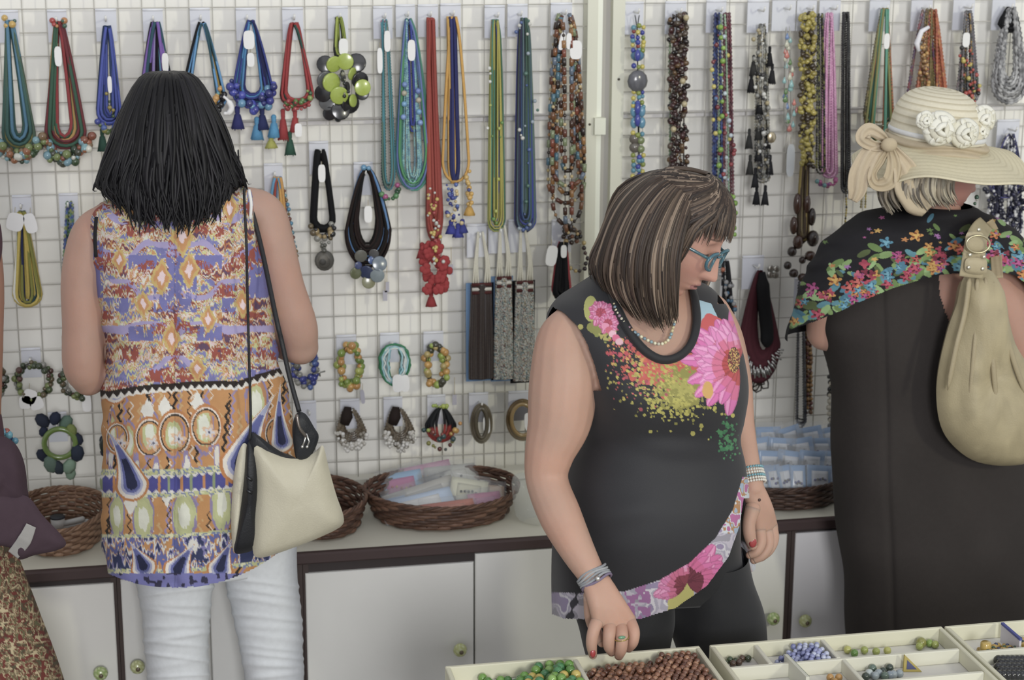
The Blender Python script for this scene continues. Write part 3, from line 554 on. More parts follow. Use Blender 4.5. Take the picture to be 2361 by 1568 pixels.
# flat beadwork panels
def slab(label, x0, x1, yt, yb, cols, edge, seed):
    t = thing('necklace', label, 'necklace', PX((x0+x1)/2, yt, NY), 'flat beadwork necklaces with white cords')
    a = PX(x0, yb, -.03)[0]; bx = PX(x1, yb, -.03)[0]; xm = (a+bx)/2; zt = PX(x0, yt+118, -.03)[2]; zb = PX(x0, yb, -.03)[2]
    nv, nu = 120, 40; u = np.linspace(0, 1, nu); v = np.linspace(0, 1, nv); P = np.zeros((nv, nu, 3)); w0 = .82+.18*SM(v*1.2)
    P[..., 0] = xm+(u[None]-.5)*(bx-a)*w0[:, None]; P[..., 2] = zt+(zb-zt)*v[:, None]; P[..., 1] = -.036-.008*np.sin(u*math.pi)[None]**.5-.002*np.cos(u*4*math.pi)[None]
    pal = np.array([C(c) for c in cols]); K = pal[np.random.RandomState(seed).randint(0, len(cols), (nv, nu))]
    grid_mesh('beadwork_panel', P, K, BEAD, t, closed_u=False, solid=.004)
    for zz, c in ((zt-.001, '#5a2422'), (zt-.012, '#c8c4b8'), (zt-.020, '#5a2422')):
        MB().tube([(xm-(bx-a)*.42, -.044, zz), (xm+(bx-a)*.42, -.044, zz)], .0045, c, 6).build('end_band', CORD, t)
    if edge:
        MB().box((a-.007, -.030, zb-.008), (bx+.004, -.026, zt), edge).build('backing_strip', CORD, t, smooth=False)
    for s in (-1, 1):
        for q in range(3):
            x = xm+s*(bx-a)*.25; top = PX((x0+x1)/2, yt, -.05)
            MB().tube(spline([(x+(q-1)*.006, -.042, zt), (x+(q-1)*.003, -.044, zt+.05), (top[0]+s*.005, -.048, top[2])], 8), .0028, '#c8c4b0', 5).build('cord', CORD, t)
    return t
slab('flat brown beadwork necklace edged in light blue', 1082, 1134, 535, 872, ['#3c302e', '#40332f', '#382d2c'], '#5a88b8', 1)
sp = ['#8a9a98', '#a8a8a0', '#6a7a78', '#b8b8b0', '#5a8a90', '#8a5a50', '#3a3a40', '#c0b8a8', '#9a8a60']
slab('first speckled grey beadwork necklace, touching the blue-edged brown one', 1139, 1178, 520, 872, sp, '#5a88b8', 2); slab('second speckled grey beadwork necklace, nearest the bare arm', 1184, 1228, 530, 876, sp, '#1f1f22', 3)
t = necklace('black tassel necklace with red edge strand and white tag beside the bare arm', 1298, 560, 1294, 690, 18, [('cord', ['#17171b'], 12, .005, {'wmin': .1, 'pw': .9}), ('cord', ['#a82a34', '#b03040'], 2, .004, {'wmin': 1.1, 'wmax': 1.2, 'fy': -.004})], tag_=[(1272, 590, 26, 48, -.15), (1300, 580, 14, 30)])
strand(t, W3([(1345, 560), (1355, 600), (1348, 620), (1330, 628), (1316, 618)]), 'bead', ['#4a2420', '#2c1c1a', '#b0984a'], .0055)
# right second row
t = necklace('brown wooden bead necklace with big barrel beads left of the scarf', 1857, 372, 1850, 560, 26, [('cord', ['#5a4a38', '#8a7a50', '#4a3828', '#a08a38'], 9, .0034, {'wmin': .1, 'wmax': .5})])
for x, y, r, sc in ((1838, 470, .010, (1, 1, 2.6)), (1860, 470, .010, (1, 1, 2.4)), (1872, 500, .010, (1, 1, 2.2)), (1830, 520, .010, (1, 1, 2.2)), (1874, 550, .0155, (1, 1, 1.3)), (1840, 558, .0135, (1, 1, 1.3)), (1826, 580, .012, (1, 1, 1)), (1868, 590, .014, (1, 1, .9)), (1816, 612, .010, (1, 1, 1)), (1830, 630, .012, (1, 1, .9)), (1850, 640, .012, (1, 1, .9)), (1872, 620, .012, (1, 1, 1)), (1850, 600, .009, (1, 1, 1))):
    bead(t, PX(x, y, -.05), r, rnd.choice(['#3a241a', '#4a2a18', '#33231c']), sc)
t = necklace('black and white cord necklace with small coral beads behind the blue glasses', 1672, 600, 1676, 790, 18, [('cord', ['#1c1c20', '#26262a', '#a8a8a8', '#1f1f22'], 12, .0036, {'wmin': .1})])
cluster(t, [(1665, 620), (1680, 680), (1682, 760), (1672, 800)], .005, ['#1f1f22', '#2a2a2e', '#b05a2c', '#3a6a8a', '#8a8a8a'], 60, spread=13, seed=51)
# burgundy bib
t = thing('necklace', 'burgundy bib necklace with silver bars and a black centre', 'necklace', PX(1750, 625, NY))
def bib(cx, ty, by, w, c, Y, wi):
    n, nv = 56, 10; O = U(cx, ty, cx, by, w, n, gap=3, arc=.35, pw=.8); I = U(cx+4, ty+4, cx+10, by-wi-18, w*.26, n, gap=1, arc=.35, pw=.8); m = len(O)
    P = np.zeros((nv, m, 3))
    for j in range(nv):
        f = j/(nv-1); q = O*(1-f)+I*f
        for k in range(m): P[j, k] = PX(q[k, 0], q[k, 1], Y-.010*math.sin(f*math.pi))
    K = np.zeros((nv, m, 3))+C(c); K[::2] *= .8; return grid_mesh('bib', P, K, CORD, t, closed_u=False, solid=.004)
bib(1750, 622, 885, 50, '#5a1c2a', NY, 60)
MB().tube(spline([PX(x, y, -.047) for x, y in ((1757, 628), (1762, 700), (1768, 760), (1768, 800))], 16), [.008, .011]+[.0165]*12+[.012, .006], '#17171a', 8).build('velvet_insert', CORD, t)
rg = random.Random(3)
for k in range(30):
    a = -2.9+2.6*k/29; rr = rg.uniform(.68, .92); x = 1752+50*rr*math.cos(a); y = 785-78*rr*math.sin(a); x2 = 1752+50*(rr+.24)*math.cos(a+.05); y2 = 785-78*(rr+.26)*math.sin(a+.05)
    MB().tube([PX(x, y, -.053), PX(x2, y2, -.052)], .0022, '#a8a8a4', 6).build('silver_bar', METAL, t)
for k in range(7): strand(t, W3(U(1746+rnd.uniform(-12, 12), 850, 1750+rnd.uniform(-14, 14), 905-k*4, 10), NY+.004), 'cord', ['#3a322a'], .002)
p = PX(1783, 627, -.012); m = MB()
for a in range(4): m.ball(p+[.010*math.cos(a*1.57+.7), 0, .010*math.sin(a*1.57+.7)], .009, '#a8a49a', (1, .3, 1))
m.ball(p+[0, -.004, 0], .004, '#c8c8c0'); o = tag(m.build('flower_hook', METAL), 'small grey flower-shaped hook beside the burgundy bib necklace', 'hook')
t = necklace('long amber and grey rope of beads hanging below the scarf', 1858, 650, 1856, 985, 17, [('seed', ['#5a5a60', '#44444a', '#3a3a40'], 6, .0032, {'dx': -9, 'wmax': .5, 'arc': .03}), ('bead', ['#9a6a1c', '#8a5a1a', '#a87a24', '#6a2a1c'], 3, .0055, {'dx': 9, 'wmin': .1, 'wmax': .45, 'dyb': -30, 'arc': .03})])
t = necklace('cream and black chunky bead strand beside the brown dress', 1922, 720, 1922, 1010, 9, [('bead', ['#c8c0a0', '#1f1c1c', '#b8b098', '#2a2624'], 2, .0075, {'wmin': .5, 'arc': .03})])
# bracelets
def ring_beads(label, cx, cy, rx, ry, cols, r, n, rows, seed, cat='bracelet', sizes=(.8, 1, 1.15), Y=-.05):
    t = thing('bracelet', label, cat, PX(cx, cy-ry, NY)); rg = random.Random(seed)
    for q in range(rows):
        pts = [(cx+(rx-q*5)*math.cos(a), cy+(ry-q*5)*math.sin(a)) for a in np.arange(n)*2*math.pi/n]
        P = W3([(x, y) for x, y in pts], Y); MB().tube(P, .001, '#3a3a38', 4, closed=True).build('elastic', CORD, t)
        for k, p in enumerate(P): bead(t, p+[rg.uniform(-1, 1)*r*.5, rg.uniform(-.01, .01), rg.uniform(-1, 1)*r*.5], round(r*rg.choice(sizes), 5), rg.choice(cols))
    return t
BG = ['#4a5c2c', '#5f6f34', '#3a4a2c', '#5a2f24', '#6a5a38', '#7a8a3c', '#8a8a80', '#3f4f30']
t = ring_beads('round green and brown bead bracelet on the left, hanging over white tags', 78, 877, 41, 40, BG, .0068, 26, 2, 61); tagp(t, 68, 915, 30, 34, -.4); tagp(t, 84, 930, 30, 30, .3); tagp(t, 58, 928, 26, 30)
ring_beads('green and brown bead bracelet cut by the left edge', -22, 880, 36, 40, BG, .0068, 24, 2, 62)
ring_beads('green and brown bead bracelet half behind the left elbow', 175, 880, 34, 36, BG, .0068, 22, 2, 63)
t = ring_beads('lime and orange chunky bead bracelet', 807, 845, 26, 48, ['#7f9a1f', '#98a828', '#c0861c', '#c89422', '#6a8a24', '#a8b02c'], .0085, 22, 2, 64); tagp(t, 836, 915, 10, 34, .1, -.03, '#a8a6b4')
t = ring_beads('lime and amber bead bracelet with gold accents, right of the aqua cords', 1006, 842, 24, 46, ['#7f9a1f', '#98b028', '#c08a1c', '#c8941f', '#b09a48', '#4a4a38'], .008, 20, 2, 65)
t = ring_beads('blue glass bead and silver charm bracelet below the right elbow', 705, 850, 28, 40, ['#26359a', '#3a5fa8', '#8a8a80', '#2a3f98', '#6a6a62'], .007, 20, 3, 66)
MB().tube([PX(722, 862, -.07), PX(750, 856, -.07)], .0018, '#9a9a92', 6).tube([PX(735, 850, -.07), PX(738, 868, -.07)], .0018, '#9a9a92', 6).build('cross_charm', METAL, t)
t = thing('bracelet', 'aqua, white and green cord bracelet with a white tag', 'bracelet', PX(910, 800, NY)); rg = random.Random(6)
for k in range(18):
    w_, h_ = rg.uniform(14, 34), rg.uniform(38, 50); pts = [(910+rg.uniform(-3, 3)+w_*math.cos(a)*(1-.2*math.sin(a)), 842+h_*math.sin(a)) for a in np.linspace(0, 6.28, 26)[:-1]]
    MB().tube(W3(pts, -.04-rg.uniform(0, .02)), .0024, ['#5aa0b0', '#2f8a5a', '#c8d0cc', '#6ab0c0', '#3a9068', '#8ac0c8'][k % 6], 5, closed=True).build('cord', CORD, t)
tagp(t, 917, 884, 24, 42, 0, -.075); tagp(t, 934, 884, 20, 40, .05, -.07)
t = thing('bangle', 'green bangle with navy and sage fabric charms around it', 'bracelet', PX(137, 985, NY))
pts = [(138+36*math.cos(a), 1022+33*math.sin(a)) for a in np.linspace(0, 6.28, 33)[:-1]]
MB().tube(W3(pts, -.055), .0062, '#6a8a2a', 10, closed=True).build('ring', BEAD, t)
MB().tube(W3([(138+33*math.cos(a), 1024+30*math.sin(a)) for a in np.linspace(.3, 2.9, 20)], -.050), .005, '#2c3a48', 8).build('ring', BEAD, t)
for x, y, r, c in ((98, 970, 15, '#2c3448'), (127, 965, 13, '#26304a'), (152, 975, 15, '#5a7a68'), (165, 992, 12, '#7a8a3a'), (178, 1012, 13, '#2c3448'), (178, 1045, 16, '#2c384c'), (98, 1050, 13, '#2c3448'), (118, 1070, 17, '#5f7a6a'), (134, 1078, 14, '#33404c'), (160, 1075, 15, '#7a9a80'), (163, 1092, 12, '#7a9a80'), (100, 995, 10, '#26304a')):
    MB().ball(PX(x, y, -.045-rnd.uniform(0, .015)), r*.001, c, (1, .5, 1.3), 6, 4, Matrix.Rotation(rnd.uniform(-.8, .8), 3, 'Y')).build('fabric_charm', CORD, t)
t = thing('bangle', 'dark fabric-charm bangle peeking out left of the tunic', 'bracelet', PX(245, 1000, NY)); MB().tube(W3([(265+30*math.cos(a), 1025+30*math.sin(a)) for a in np.linspace(0, 6.28, 25)[:-1]], -.05), .006, '#2c3a34', 8, closed=True).build('ring', BEAD, t)
for x, y in ((238, 1015), (240, 1042)): MB().ball(PX(x, y, -.05), .009, '#2c3448', (1, .5, 1.3), 6, 4).build('fabric_charm', CORD, t)
for cx, lab in ((810, 'pearl cluster bracelet with brown gathered top, the left one'), (921, 'pearl cluster bracelet with brown gathered top, the right one')):
    t = thing('bracelet', lab, 'bracelet', PX(cx, 940, NY)); s = .97 if cx < 900 else 1.
    for k in range(7): strand(t, W3(U(cx-6, 942+k, cx, 1030-k*5, 34-k*3, arc=.4, gap=8), -.045-.002*k), 'seed', ['#6a5a40', '#7a6a50', '#5a4a34'], .0034)
    MB().tube([PX(cx-8, 938, -.05), PX(cx-10, 960, -.055), PX(cx-16, 978, -.055)], [.008, .014, .011], '#2c1f1a', 10).build('gathered_top', CORD, t)
    rg = random.Random(cx)
    for k in range(75):
        a = rg.uniform(-.25, math.pi+.25); rr = rg.uniform(.55, 1.1); bead(t, PX(cx+34*rr*math.cos(a), 1003+36*rr*math.sin(a), -.052-rg.uniform(0, .014)), rg.choice([.0036, .0044, .005]), rg.choice(['#c8c6bc', '#d0cec6', '#8a8270', '#b8b4a8']))
t = thing('bracelet', 'black and red cord bracelet with lime and yellow beads', 'bracelet', PX(1018, 930, NY))
for k, (w_, c) in enumerate(((34, '#1f2226'), (28, '#26262a'), (18, '#1f2024'), (10, '#2a2a2e'), (22, '#26282c'))):
    P = W3(U(1018, 940, 1016, 1018-k*2, w_, gap=3, arc=.5), -.045-.003*k); Q = resample(P, .006); n = len(Q)
    K = np.array([C('#a82a1f') if abs(i/n-.5) < .20 else C(c) for i in range(n)]); MB().tube(Q, .0034, K, 6).build('cord', CORD, t)
cluster(t, [(1000, 935), (1016, 940), (1032, 934)], .0055, ['#98b028', '#a8b82c'], 7, spread=3, seed=71); cluster(t, [(985, 990), (1000, 1005), (1020, 1010), (1045, 1000), (1052, 985)], .006, ['#c88a1c', '#c89a22', '#8a3a2c', '#98a82a', '#3a5a5a'], 16, spread=9, seed=72, Y=-.065); cluster(t, [(990, 1022), (1015, 1036), (1045, 1020)], .005, ['#6a2c24', '#8a8a2a', '#4a5a58'], 7, spread=4, seed=73)
for lab, cx, cy, rx, ry, c in (('oval bronze bangle bracelet', 1110, 976, 21, 42, ['#7a6a48', '#8a7a58', '#5a5038']), ('wide gold seed-bead bangle half behind the bare arm', 1205, 968, 34, 44, ['#8a6a28', '#7a5a1c', '#9a7a34'])):
    t = thing('bangle', lab, 'bracelet', PX(cx, cy-ry, NY))
    for k in range(6): MB().tube(W3([(cx+(rx-k*1.6)*math.cos(a), cy+(ry-k*1.6)*math.sin(a)) for a in np.linspace(0, 6.28, 33)[:-1]], -.03-.008*k), .0052, c[k % 3], 7, closed=True).build('ring', BEAD if k % 2 else METAL, t)
    tagp(t, cx+12, cy+4, 16, 42, .05, -.07)
for x, y, c in ((1048, 900, 0), (1040, 600, 0), (892, 640, 1), (888, 660, 1)): 
    o = tag(MB().tube([PX(x, y-30, -.03), PX(x, y+10, -.03)], .0006, '#b09a58', 4).box(tuple(PX(x-5, y+34, -.03)), tuple(PX(x+5, y+10, -.029)+np.array([0, .001, 0])), '#a8a6b4').build('price_label', PAPER, smooth=False), ['small grey price label on a yellow thread beside the '][0]+{1048: 'lime and amber bracelet', 1040: 'red fabric flowers', 892: 'stone-disc necklace, upper of two', 888: 'stone-disc necklace, lower of two'}[x], 'price label')
tagp(thing('price_label', 'white oval price tag hanging below the left elbow', 'price label', PX(200, 930, NY)), 200, 930, 20, 40)
# ------------------------------------------------------------------ people: tools
def ringspec(R):   # (yL,xL,yR,xR,half_depth,Y) -> centre, half axis, depth
    o = []
    for yl, xl, yr, xr, b, Y in R:
        a = PX(xl, yl, Y); d = PX(xr, yr, Y); o.append(np.r_[(a+d)/2, (d-a)/2, b])
    return np.array(o)
def loft(R, nv, front=200, back=60, n=2.3, bk=1., disp=None, off=0.):
    """rings through the given outline; front = vertices on the side towards the camera (-Y)"""
    K = spline(ringspec(R), nv)
    th = np.r_[np.linspace(math.pi, 2*math.pi, front, endpoint=False), np.linspace(0, math.pi, back, endpoint=False)]
    c = np.cos(th); s = np.sin(th); e = 2./n
    X = np.sign(c)*np.abs(c)**e; Yy = np.sign(s)*np.abs(s)**e*np.where(s > 0, bk, 1.)
    L = np.linalg.norm(K[:, 3:6], axis=1, keepdims=True)
    A = K[:, 3:6]*(1+off/np.maximum(L, .01)); b = K[:, 6]+off
    P = K[:, None, :3]+X[None, :, None]*A[:, None]+np.stack([0*Yy, Yy, 0*Yy], -1)[None]*b[:, None, None]
    if disp is not None:
        N = X[None, :, None]*A[:, None]/np.maximum(L, .01)[:, None]+np.stack([0*Yy, Yy, 0*Yy], -1)[None]
        N /= np.linalg.norm(N, axis=-1, keepdims=True)+1e-9; px, py = proj(P); P = P+N*disp(px, py, th[None])[..., None]
    return P
def add_loft(mb, P, c='#c09a88'):
    nv, nu = P.shape[:2]; F = []
    for i in range(nv-1):
        for k in range(nu): k2 = (k+1) % nu; F.append((i*nu+k, i*nu+k2, (i+1)*nu+k2, (i+1)*nu+k))
    F.append(tuple(range(nu))[::-1]); F.append(tuple((nv-1)*nu+k for k in range(nu)))
    mb.add(P.reshape(-1, 3), F, c)
def limb(mb, pts, r, c='#c09a88', sides=16, per=8, flat=1., upv=None):
    P = spline(np.array(pts, float), (len(pts)-1)*per+1); rr = spline(np.array(r, float)[:, None], (len(pts)-1)*per+1)[:, 0]
    mb.tube(P, rr, c, sides, flat=flat, upv=upv); mb.ball(P[0], rr[0]*.99, c, nu=14, nv=10); mb.ball(P[-1], rr[-1]*.99, c, nu=14, nv=10)
def L3(*p): return [PX(x, y, Y) for x, y, Y in p]
def head_grid(Rm, ctr, sc=1., lips='#b06a62', na=150, ne=120, skin='#c09a88', closed=True):
    az = np.linspace(-1, 1, na, endpoint=False); az = math.pi*(az*.55+.45*az**3)
    el = np.linspace(0.02, math.pi-.02, ne); A, E = np.meshgrid(az, el)
    x = .073*np.sin(A)*np.sin(E); y = .088*np.cos(A)*np.sin(E); z = .112*np.cos(E)
    g = lambda cx, cz, sx, sz: np.exp(-((x-cx)/sx)**2-((z-cz)/sz)**2)
    f = SM((y-.0)/.06)
    lo = SM((-z-.01)/.10); x2 = x*(1-.34*lo); y2 = np.where(y > 0, y*(1-.02*lo)+.004*lo, y*(1-.45*lo))
    y2 = y2*np.where(y < 0, 1.12, 1.); y2 = y2-f*.010*SM((y-.07)/.02)
    gg = lambda cx, cz, sx, sz: np.exp(-((x2-cx)/sx)**2-((z-cz)/sz)**2)*f
    nose = np.clip((.022-z)/.055, 0, 1)*(z > -.040)+np.clip(1-(-.040-z)/.010, 0, 1)*(z <= -.040)
    y2 = y2+.027*nose*np.exp(-(x2/(.0085+.006*nose**2))**2)*f+.004*gg(0, .02, .01, .02)
    for s in (-1, 1):
        y2 = y2-.011*gg(s*.031, .010, .017, .013)+.0075*gg(s*.031, .008, .012, .0085)+.004*gg(s*.028, .030, .022, .008)+.004*gg(s*.042, -.025, .02, .02)+.006*gg(s*.0125, -.034, .006, .006)
    y2 = y2+.0075*gg(0, -.058, .018, .0055)+.0075*gg(0, -.0685, .015, .0055)-.003*gg(0, -.0632, .021, .002)-.004*gg(0, -.080, .02, .006)+.009*gg(0, -.098, .02, .014)
    P = np.stack([x2, y2, z], -1)*sc
    K = np.zeros(P.shape)+C(skin); lp = gg(0, -.0635, .019, .0095)[..., None] > .42; K = np.where(lp, C(lips), K)
    K = np.where((gg(0, -.0632, .022, .0018) > .5)[..., None], C('#6a3a36'), K)
    for s in (-1, 1):
        ck = gg(s*.042, -.03, .022, .022)[..., None]; K = K*(1-.35*ck)+C('#c07a68')*.35*ck
        K = np.where((gg(s*.031, .0015, .0125, .0016) > .5)[..., None], C('#3a2a26'), K); K = np.where((gg(s*.030, .033, .018, .003) > .5)[..., None], C('#6a5040'), K)
    V = P.reshape(-1, 3) @ np.asarray(Rm)+np.asarray(ctr); return V.reshape(P.shape), K
def ears(mb, Rm, ctr, c, sc=1.):
    for s in (-1, 1):
        for (dy, dz, r, q) in ((0, 0, .03, (.25, .55, 1)), (.004, -.004, .02, (.45, .5, .9))):
            V = np.array([s*.074, -.006+dy, .0+dz])*sc; mb.ball(V @ Rm+ctr, r*sc, c, q, 12, 8, rot=(np.diag([1., 1, 1]) @ Rm).T)
def frame(az, pitch, roll=0.):      # rows: right, forward, up of a head; az from +X counter-clockwise, pitch down
    a, p = math.radians(az), math.radians(pitch); F = np.array([math.cos(a)*math.cos(p), math.sin(a)*math.cos(p), -math.sin(p)])
    Rr = np.array([math.sin(a), -math.cos(a), 0]); Uu = np.cross(Rr, F); r = math.radians(roll)
    return np.array([Rr*math.cos(r)+Uu*math.sin(r), F, Uu*math.cos(r)-Rr*math.sin(r)])
def make_body(mb, parent, voxel, colf, heads, name='body', smooth=4, extra=None):
    me = mb.mesh('tmp', SKIN); o = bpy.data.objects.new('tmp', me); COL.objects.link(o)
    m = o.modifiers.new('r', 'REMESH'); m.mode = 'VOXEL'; m.voxel_size = voxel; m.use_smooth_shade = True
    m = o.modifiers.new('s', 'SMOOTH'); m.iterations = smooth; m.factor = .5
    dg = bpy.context.evaluated_depsgraph_get(); m2 = bpy.data.meshes.new_from_object(o.evaluated_get(dg)); bpy.data.objects.remove(o)
    V = np.zeros(len(m2.vertices)*3, np.float32); m2.vertices.foreach_get('co', V); V = V.reshape(-1, 3).astype(float)
    F = [tuple(p.vertices) for p in m2.polygons]; out = MB(); out.V = [V]; out.F = F; out.K = [colf(V)]; out.n = len(V)
    if extra is not None: EV = np.concatenate(extra.V); out.add(EV, extra.F, colf(EV))
    for P, K in heads:
        nv, nu = P.shape[:2]; FF = [(i*nu+(k+1) % nu, i*nu+k, (i+1)*nu+k, (i+1)*nu+(k+1) % nu) for i in range(nv-1) for k in range(nu)]
        FF.append(tuple(range(nu))); FF.append(tuple((nv-1)*nu+k for k in range(nu))[::-1]); out.add(P.reshape(-1, 3), FF, K.reshape(-1, 3))
    return out.build(name, SKIN, parent)
def skincol(base, spots=(), seed=0):
    def f(V):
        n = vnoise(V[:, 0]*22+3, V[:, 2]*18, seed)[:, None]; K = C(base)*(1+.05*(n-.5)); K = K*(1-.25*n*np.array([0, .35, .45]))
        for p, r, c in spots:
            d = np.linalg.norm(V-np.asarray(p), axis=1)[:, None]; K = np.where(d < r, C(c), K)
        return K
    return f
def hair(guides, parent, nl, r, cols, jit=.003, seed=0, under=None, taper=.35, endj=.15, wave=0., name='hair', shell=True, K=9):
    rg = np.random.RandomState(seed); G = np.array([spline(np.array(L3(*g)), 24) for g in guides]); ng = len(G)
    m = MB()
    if shell:
        S_ = spline(G, ng*5); cen = S_.mean((0, 1)); V = S_-(.004)*(S_-cen)/np.linalg.norm(S_-cen, axis=-1, keepdims=True)
        nv, nu = V.shape[:2]; cut = int(nu*.90); F = [(i*nu+k, i*nu+k+1, (i+1)*nu+k+1, (i+1)*nu+k) for i in range(nv-1) for k in range(cut-1)]
        m.add(V.reshape(-1, 3), F, under or cols[0])
    SS = spline(G, ng*60)
    for k in range(nl):
        i = rg.randint(0, len(SS)); P = SS[i].copy(); e = int(24*(1-rg.rand()*endj)); P = P[:e]; t = np.linspace(0, 1, e)[:, None]
        P = P+rg.randn(3)*jit*(.3+t)+rg.randn(3)*jit*1.2*t**3
        if wave: P[:, 0] += wave*np.sin(t[:, 0]*(7+3*rg.rand())+rg.rand()*6)*t[:, 0]**2; P[:, 2] += wave*.5*rg.rand()*t[:, 0]**3
        rr = r*(.6+.8*rg.rand())*np.minimum(1, (1-t[:, 0])*3+.12)*np.minimum(1, .3+t[:, 0]*6)
        c = C(cols[rg.randint(len(cols))])*(.85+.3*rg.rand()); m.tube(P, rr, c, 5, flat=1.6, upv=None, cap=False)
    return m.build(name, HAIR, parent)
def qcol(t, edges, cols):
    t = np.asarray(t); out = np.zeros(t.shape+(3,)); idx = np.digitize(t, edges); pal = np.array([C(c) for c in cols]); return pal[idx]
def mix(K, mask, c): return np.where(mask[..., None], C(c) if isinstance(c, str) else c, K)
def tear(x, y, cx, cy, h, w, ang=0., curl=0.):
    """level set of a paisley drop: <1 inside; tip up"""
    a = math.radians(ang); dx, dy = x-cx, y-cy; u = dx*math.cos(a)+dy*math.sin(a); v = -dx*math.sin(a)+dy*math.cos(a)
    vc = h-w; t = (v+h)/(vc+h); u = u-curl*(1-np.clip(t, 0, 1))**2*w; r = np.sqrt(u*u+(v-vc)**2)/w
    top = np.maximum(np.abs(u)/(w*np.clip(t, .02, 1)**1.5), (1-t)*1.0); return np.where(v > vc, r, np.where(t < -.05, 9, top))
# ------------------------------------------------------------------ woman with black hair, seen from behind
Y1 = -.56
w1 = thing('person', 'woman from behind with long black hair, patterned sleeveless tunic and white trousers', 'person', (PX(400, 1300, Y1)[0], Y1, 0))
T1 = [(432, 350, 425, 500, .045, Y1), (446, 300, 426, 530, .070, Y1), (466, 250, 434, 562, .088, Y1), (486, 222, 446, 576, .098, Y1), (520, 214, 482, 581, .108, Y1), (580, 217, 545, 592, .115, Y1), (640, 222, 610, 606, .118, Y1), (720, 238, 690, 616, .118, Y1), (800, 248, 780, 628, .116, Y1),
      (880, 246, 870, 646, .122, Y1), (960, 243, 950, 664, .132, Y1), (1050, 242, 1050, 672, .138, Y1), (1150, 245, 1150, 672, .138, Y1), (1250, 248, 1235, 660, .132, Y1), (1345, 262, 1330, 612, .128, Y1), (1400, 272, 1390, 600, .126, Y1)]
def paint_tunic(px, py):
    sx = 404+.0*py; j = np.abs(px-sx); yy = py-12*np.sin((px-404)/170)+.10*np.abs(px-404)*0; yy = py-.10*(px-404)*np.sign(404-px)*-1*0
    jag = (vnoise(px/3.0, yy/26, 3)-.5)*26; side = np.where(px > sx, 37., 0.)
    v = .5*vnoise(j/38+side*.02, (yy+jag*.6)/11, 11)+.5*vnoise(j/17+side, (yy+jag*.7)/5.5, 12)
    K = qcol(v, [.27, .36, .44, .50, .545, .60, .66, .73], ['#6f6fb0', '#7a78b6', '#c3c57e', '#c88c48', '#d6b6b6', '#cfd0bc', '#c58a42', '#9f4c3e', '#6a4a6a'])
    band = np.sin((yy+.06*(px-sx)*0)/13.5+.9*vnoise(j/60, yy/60, 5)*6); K = mix(K, (band > .80) & (vnoise(j/40, yy/12, 8) > .35), '#9d90c2')
    blk = (vnoise(np.floor((j+8)/58)*1.7+5, np.floor((yy+6)/33)*2.3, 21) > .68); K = mix(K, blk & (vnoise(j/10, (yy+jag)/9, 33) > .32), '#6c6cb2')
    rd = (vnoise(j/50+3, yy/28+1, 44) > .68); K = mix(K, rd & (vnoise((j)/9, (yy+jag)/5, 45) > .5), '#a84a3a')
    for bx, by, s in ((372, 640, 1), (436, 622, 1), (330, 700, .8), (480, 735, .8), (420, 545, 1.1), (300, 470, 1), (530, 480, .8), (395, 780, .9), (560, 700, .8), (275, 600, .7), (455, 850, .8)):
        d = np.abs(px-bx)/(20*s)+np.abs(py-by+jag*.5)/(34*s); K = mix(K, d < 1.3, '#c8a850'); K = mix(K, d < .95, '#c98a44'); K = mix(K, d < .5, '#dcc0c4')
    # lower part
    bd = 905+ -.16*(px-404)*(px > 404)+22*np.cos((px-404)/60)*0-18*np.abs(np.sin((px-250)/95)); low = py > bd
    z = np.abs(((px/8) % 2)-1)*10
    Q = np.zeros(px.shape+(3,))+C('#c4873c'); zz = np.abs((((py)/12) % 2)-1)*8
    col = ((px+zz+.10*py) % 62); Q = mix(Q, (col < 7) & (vnoise(px/40, py/50, 51) > .35), '#3c3430'); Q = mix(Q, ((col > 12) & (col < 17)), '#8f7fb0')
    c2 = ((px-zz*1.2+31) % 46); Q = mix(Q, (c2 < 3.4) & (vnoise(px/30, py/34, 52) > .42), '#4a3c34'); Q = mix(Q, (c2 > 6) & (c2 < 9) & (vnoise(px/24, py/26, 53) > .55), '#d2c8b8')
    Q = mix(Q, (c2 > 24) & (c2 < 30) & (vnoise(px/22, (py+jag)/30, 54) > .6), '#c8a060')
    for ox, oy, w_, h_ in ((298, 1020, 15, 44), (345, 1000, 22, 50), (400, 1005, 24, 46), (470, 985, 22, 56), (592, 935, 24, 62), (260, 1000, 9, 50), (270, 1190, 15, 46), (330, 1195, 22, 52), (425, 1190, 26, 54), (510, 1160, 22, 60), (590, 1180, 22, 60), (650, 1150, 18, 60)):
        d = ((px-ox+jag*.25)/w_)**2+((py-oy+jag*.4)/h_)**2; Q = mix(Q, d < 1.35, '#8a7aa8'); Q = mix(Q, d < 1., '#c4874a' if oy < 1100 else '#b3b87a'); Q = mix(Q, d < .6, '#b9bd7e'); Q = mix(Q, d < .28, '#d2d4c2')
    for ox, oy in ((380, 940), (455, 930), (340, 948), (505, 1120), (385, 1140), (300, 1160)):
        d = np.abs(px-ox+jag*.2)/16+np.abs(py-oy)/30; Q = mix(Q, d < 1, '#d4d2c8')
    for gx in (255, 315, 360, 430, 500, 555, 610, 655):
        gy = 945+28*np.sin(gx); dl = (px-gx+jag*.3)**2/9.**2+np.abs(py-gy-120)/46.; Q = mix(Q, dl < .9, '#8c7cac'); Q = mix(Q, dl < .55, '#d0ccc0')
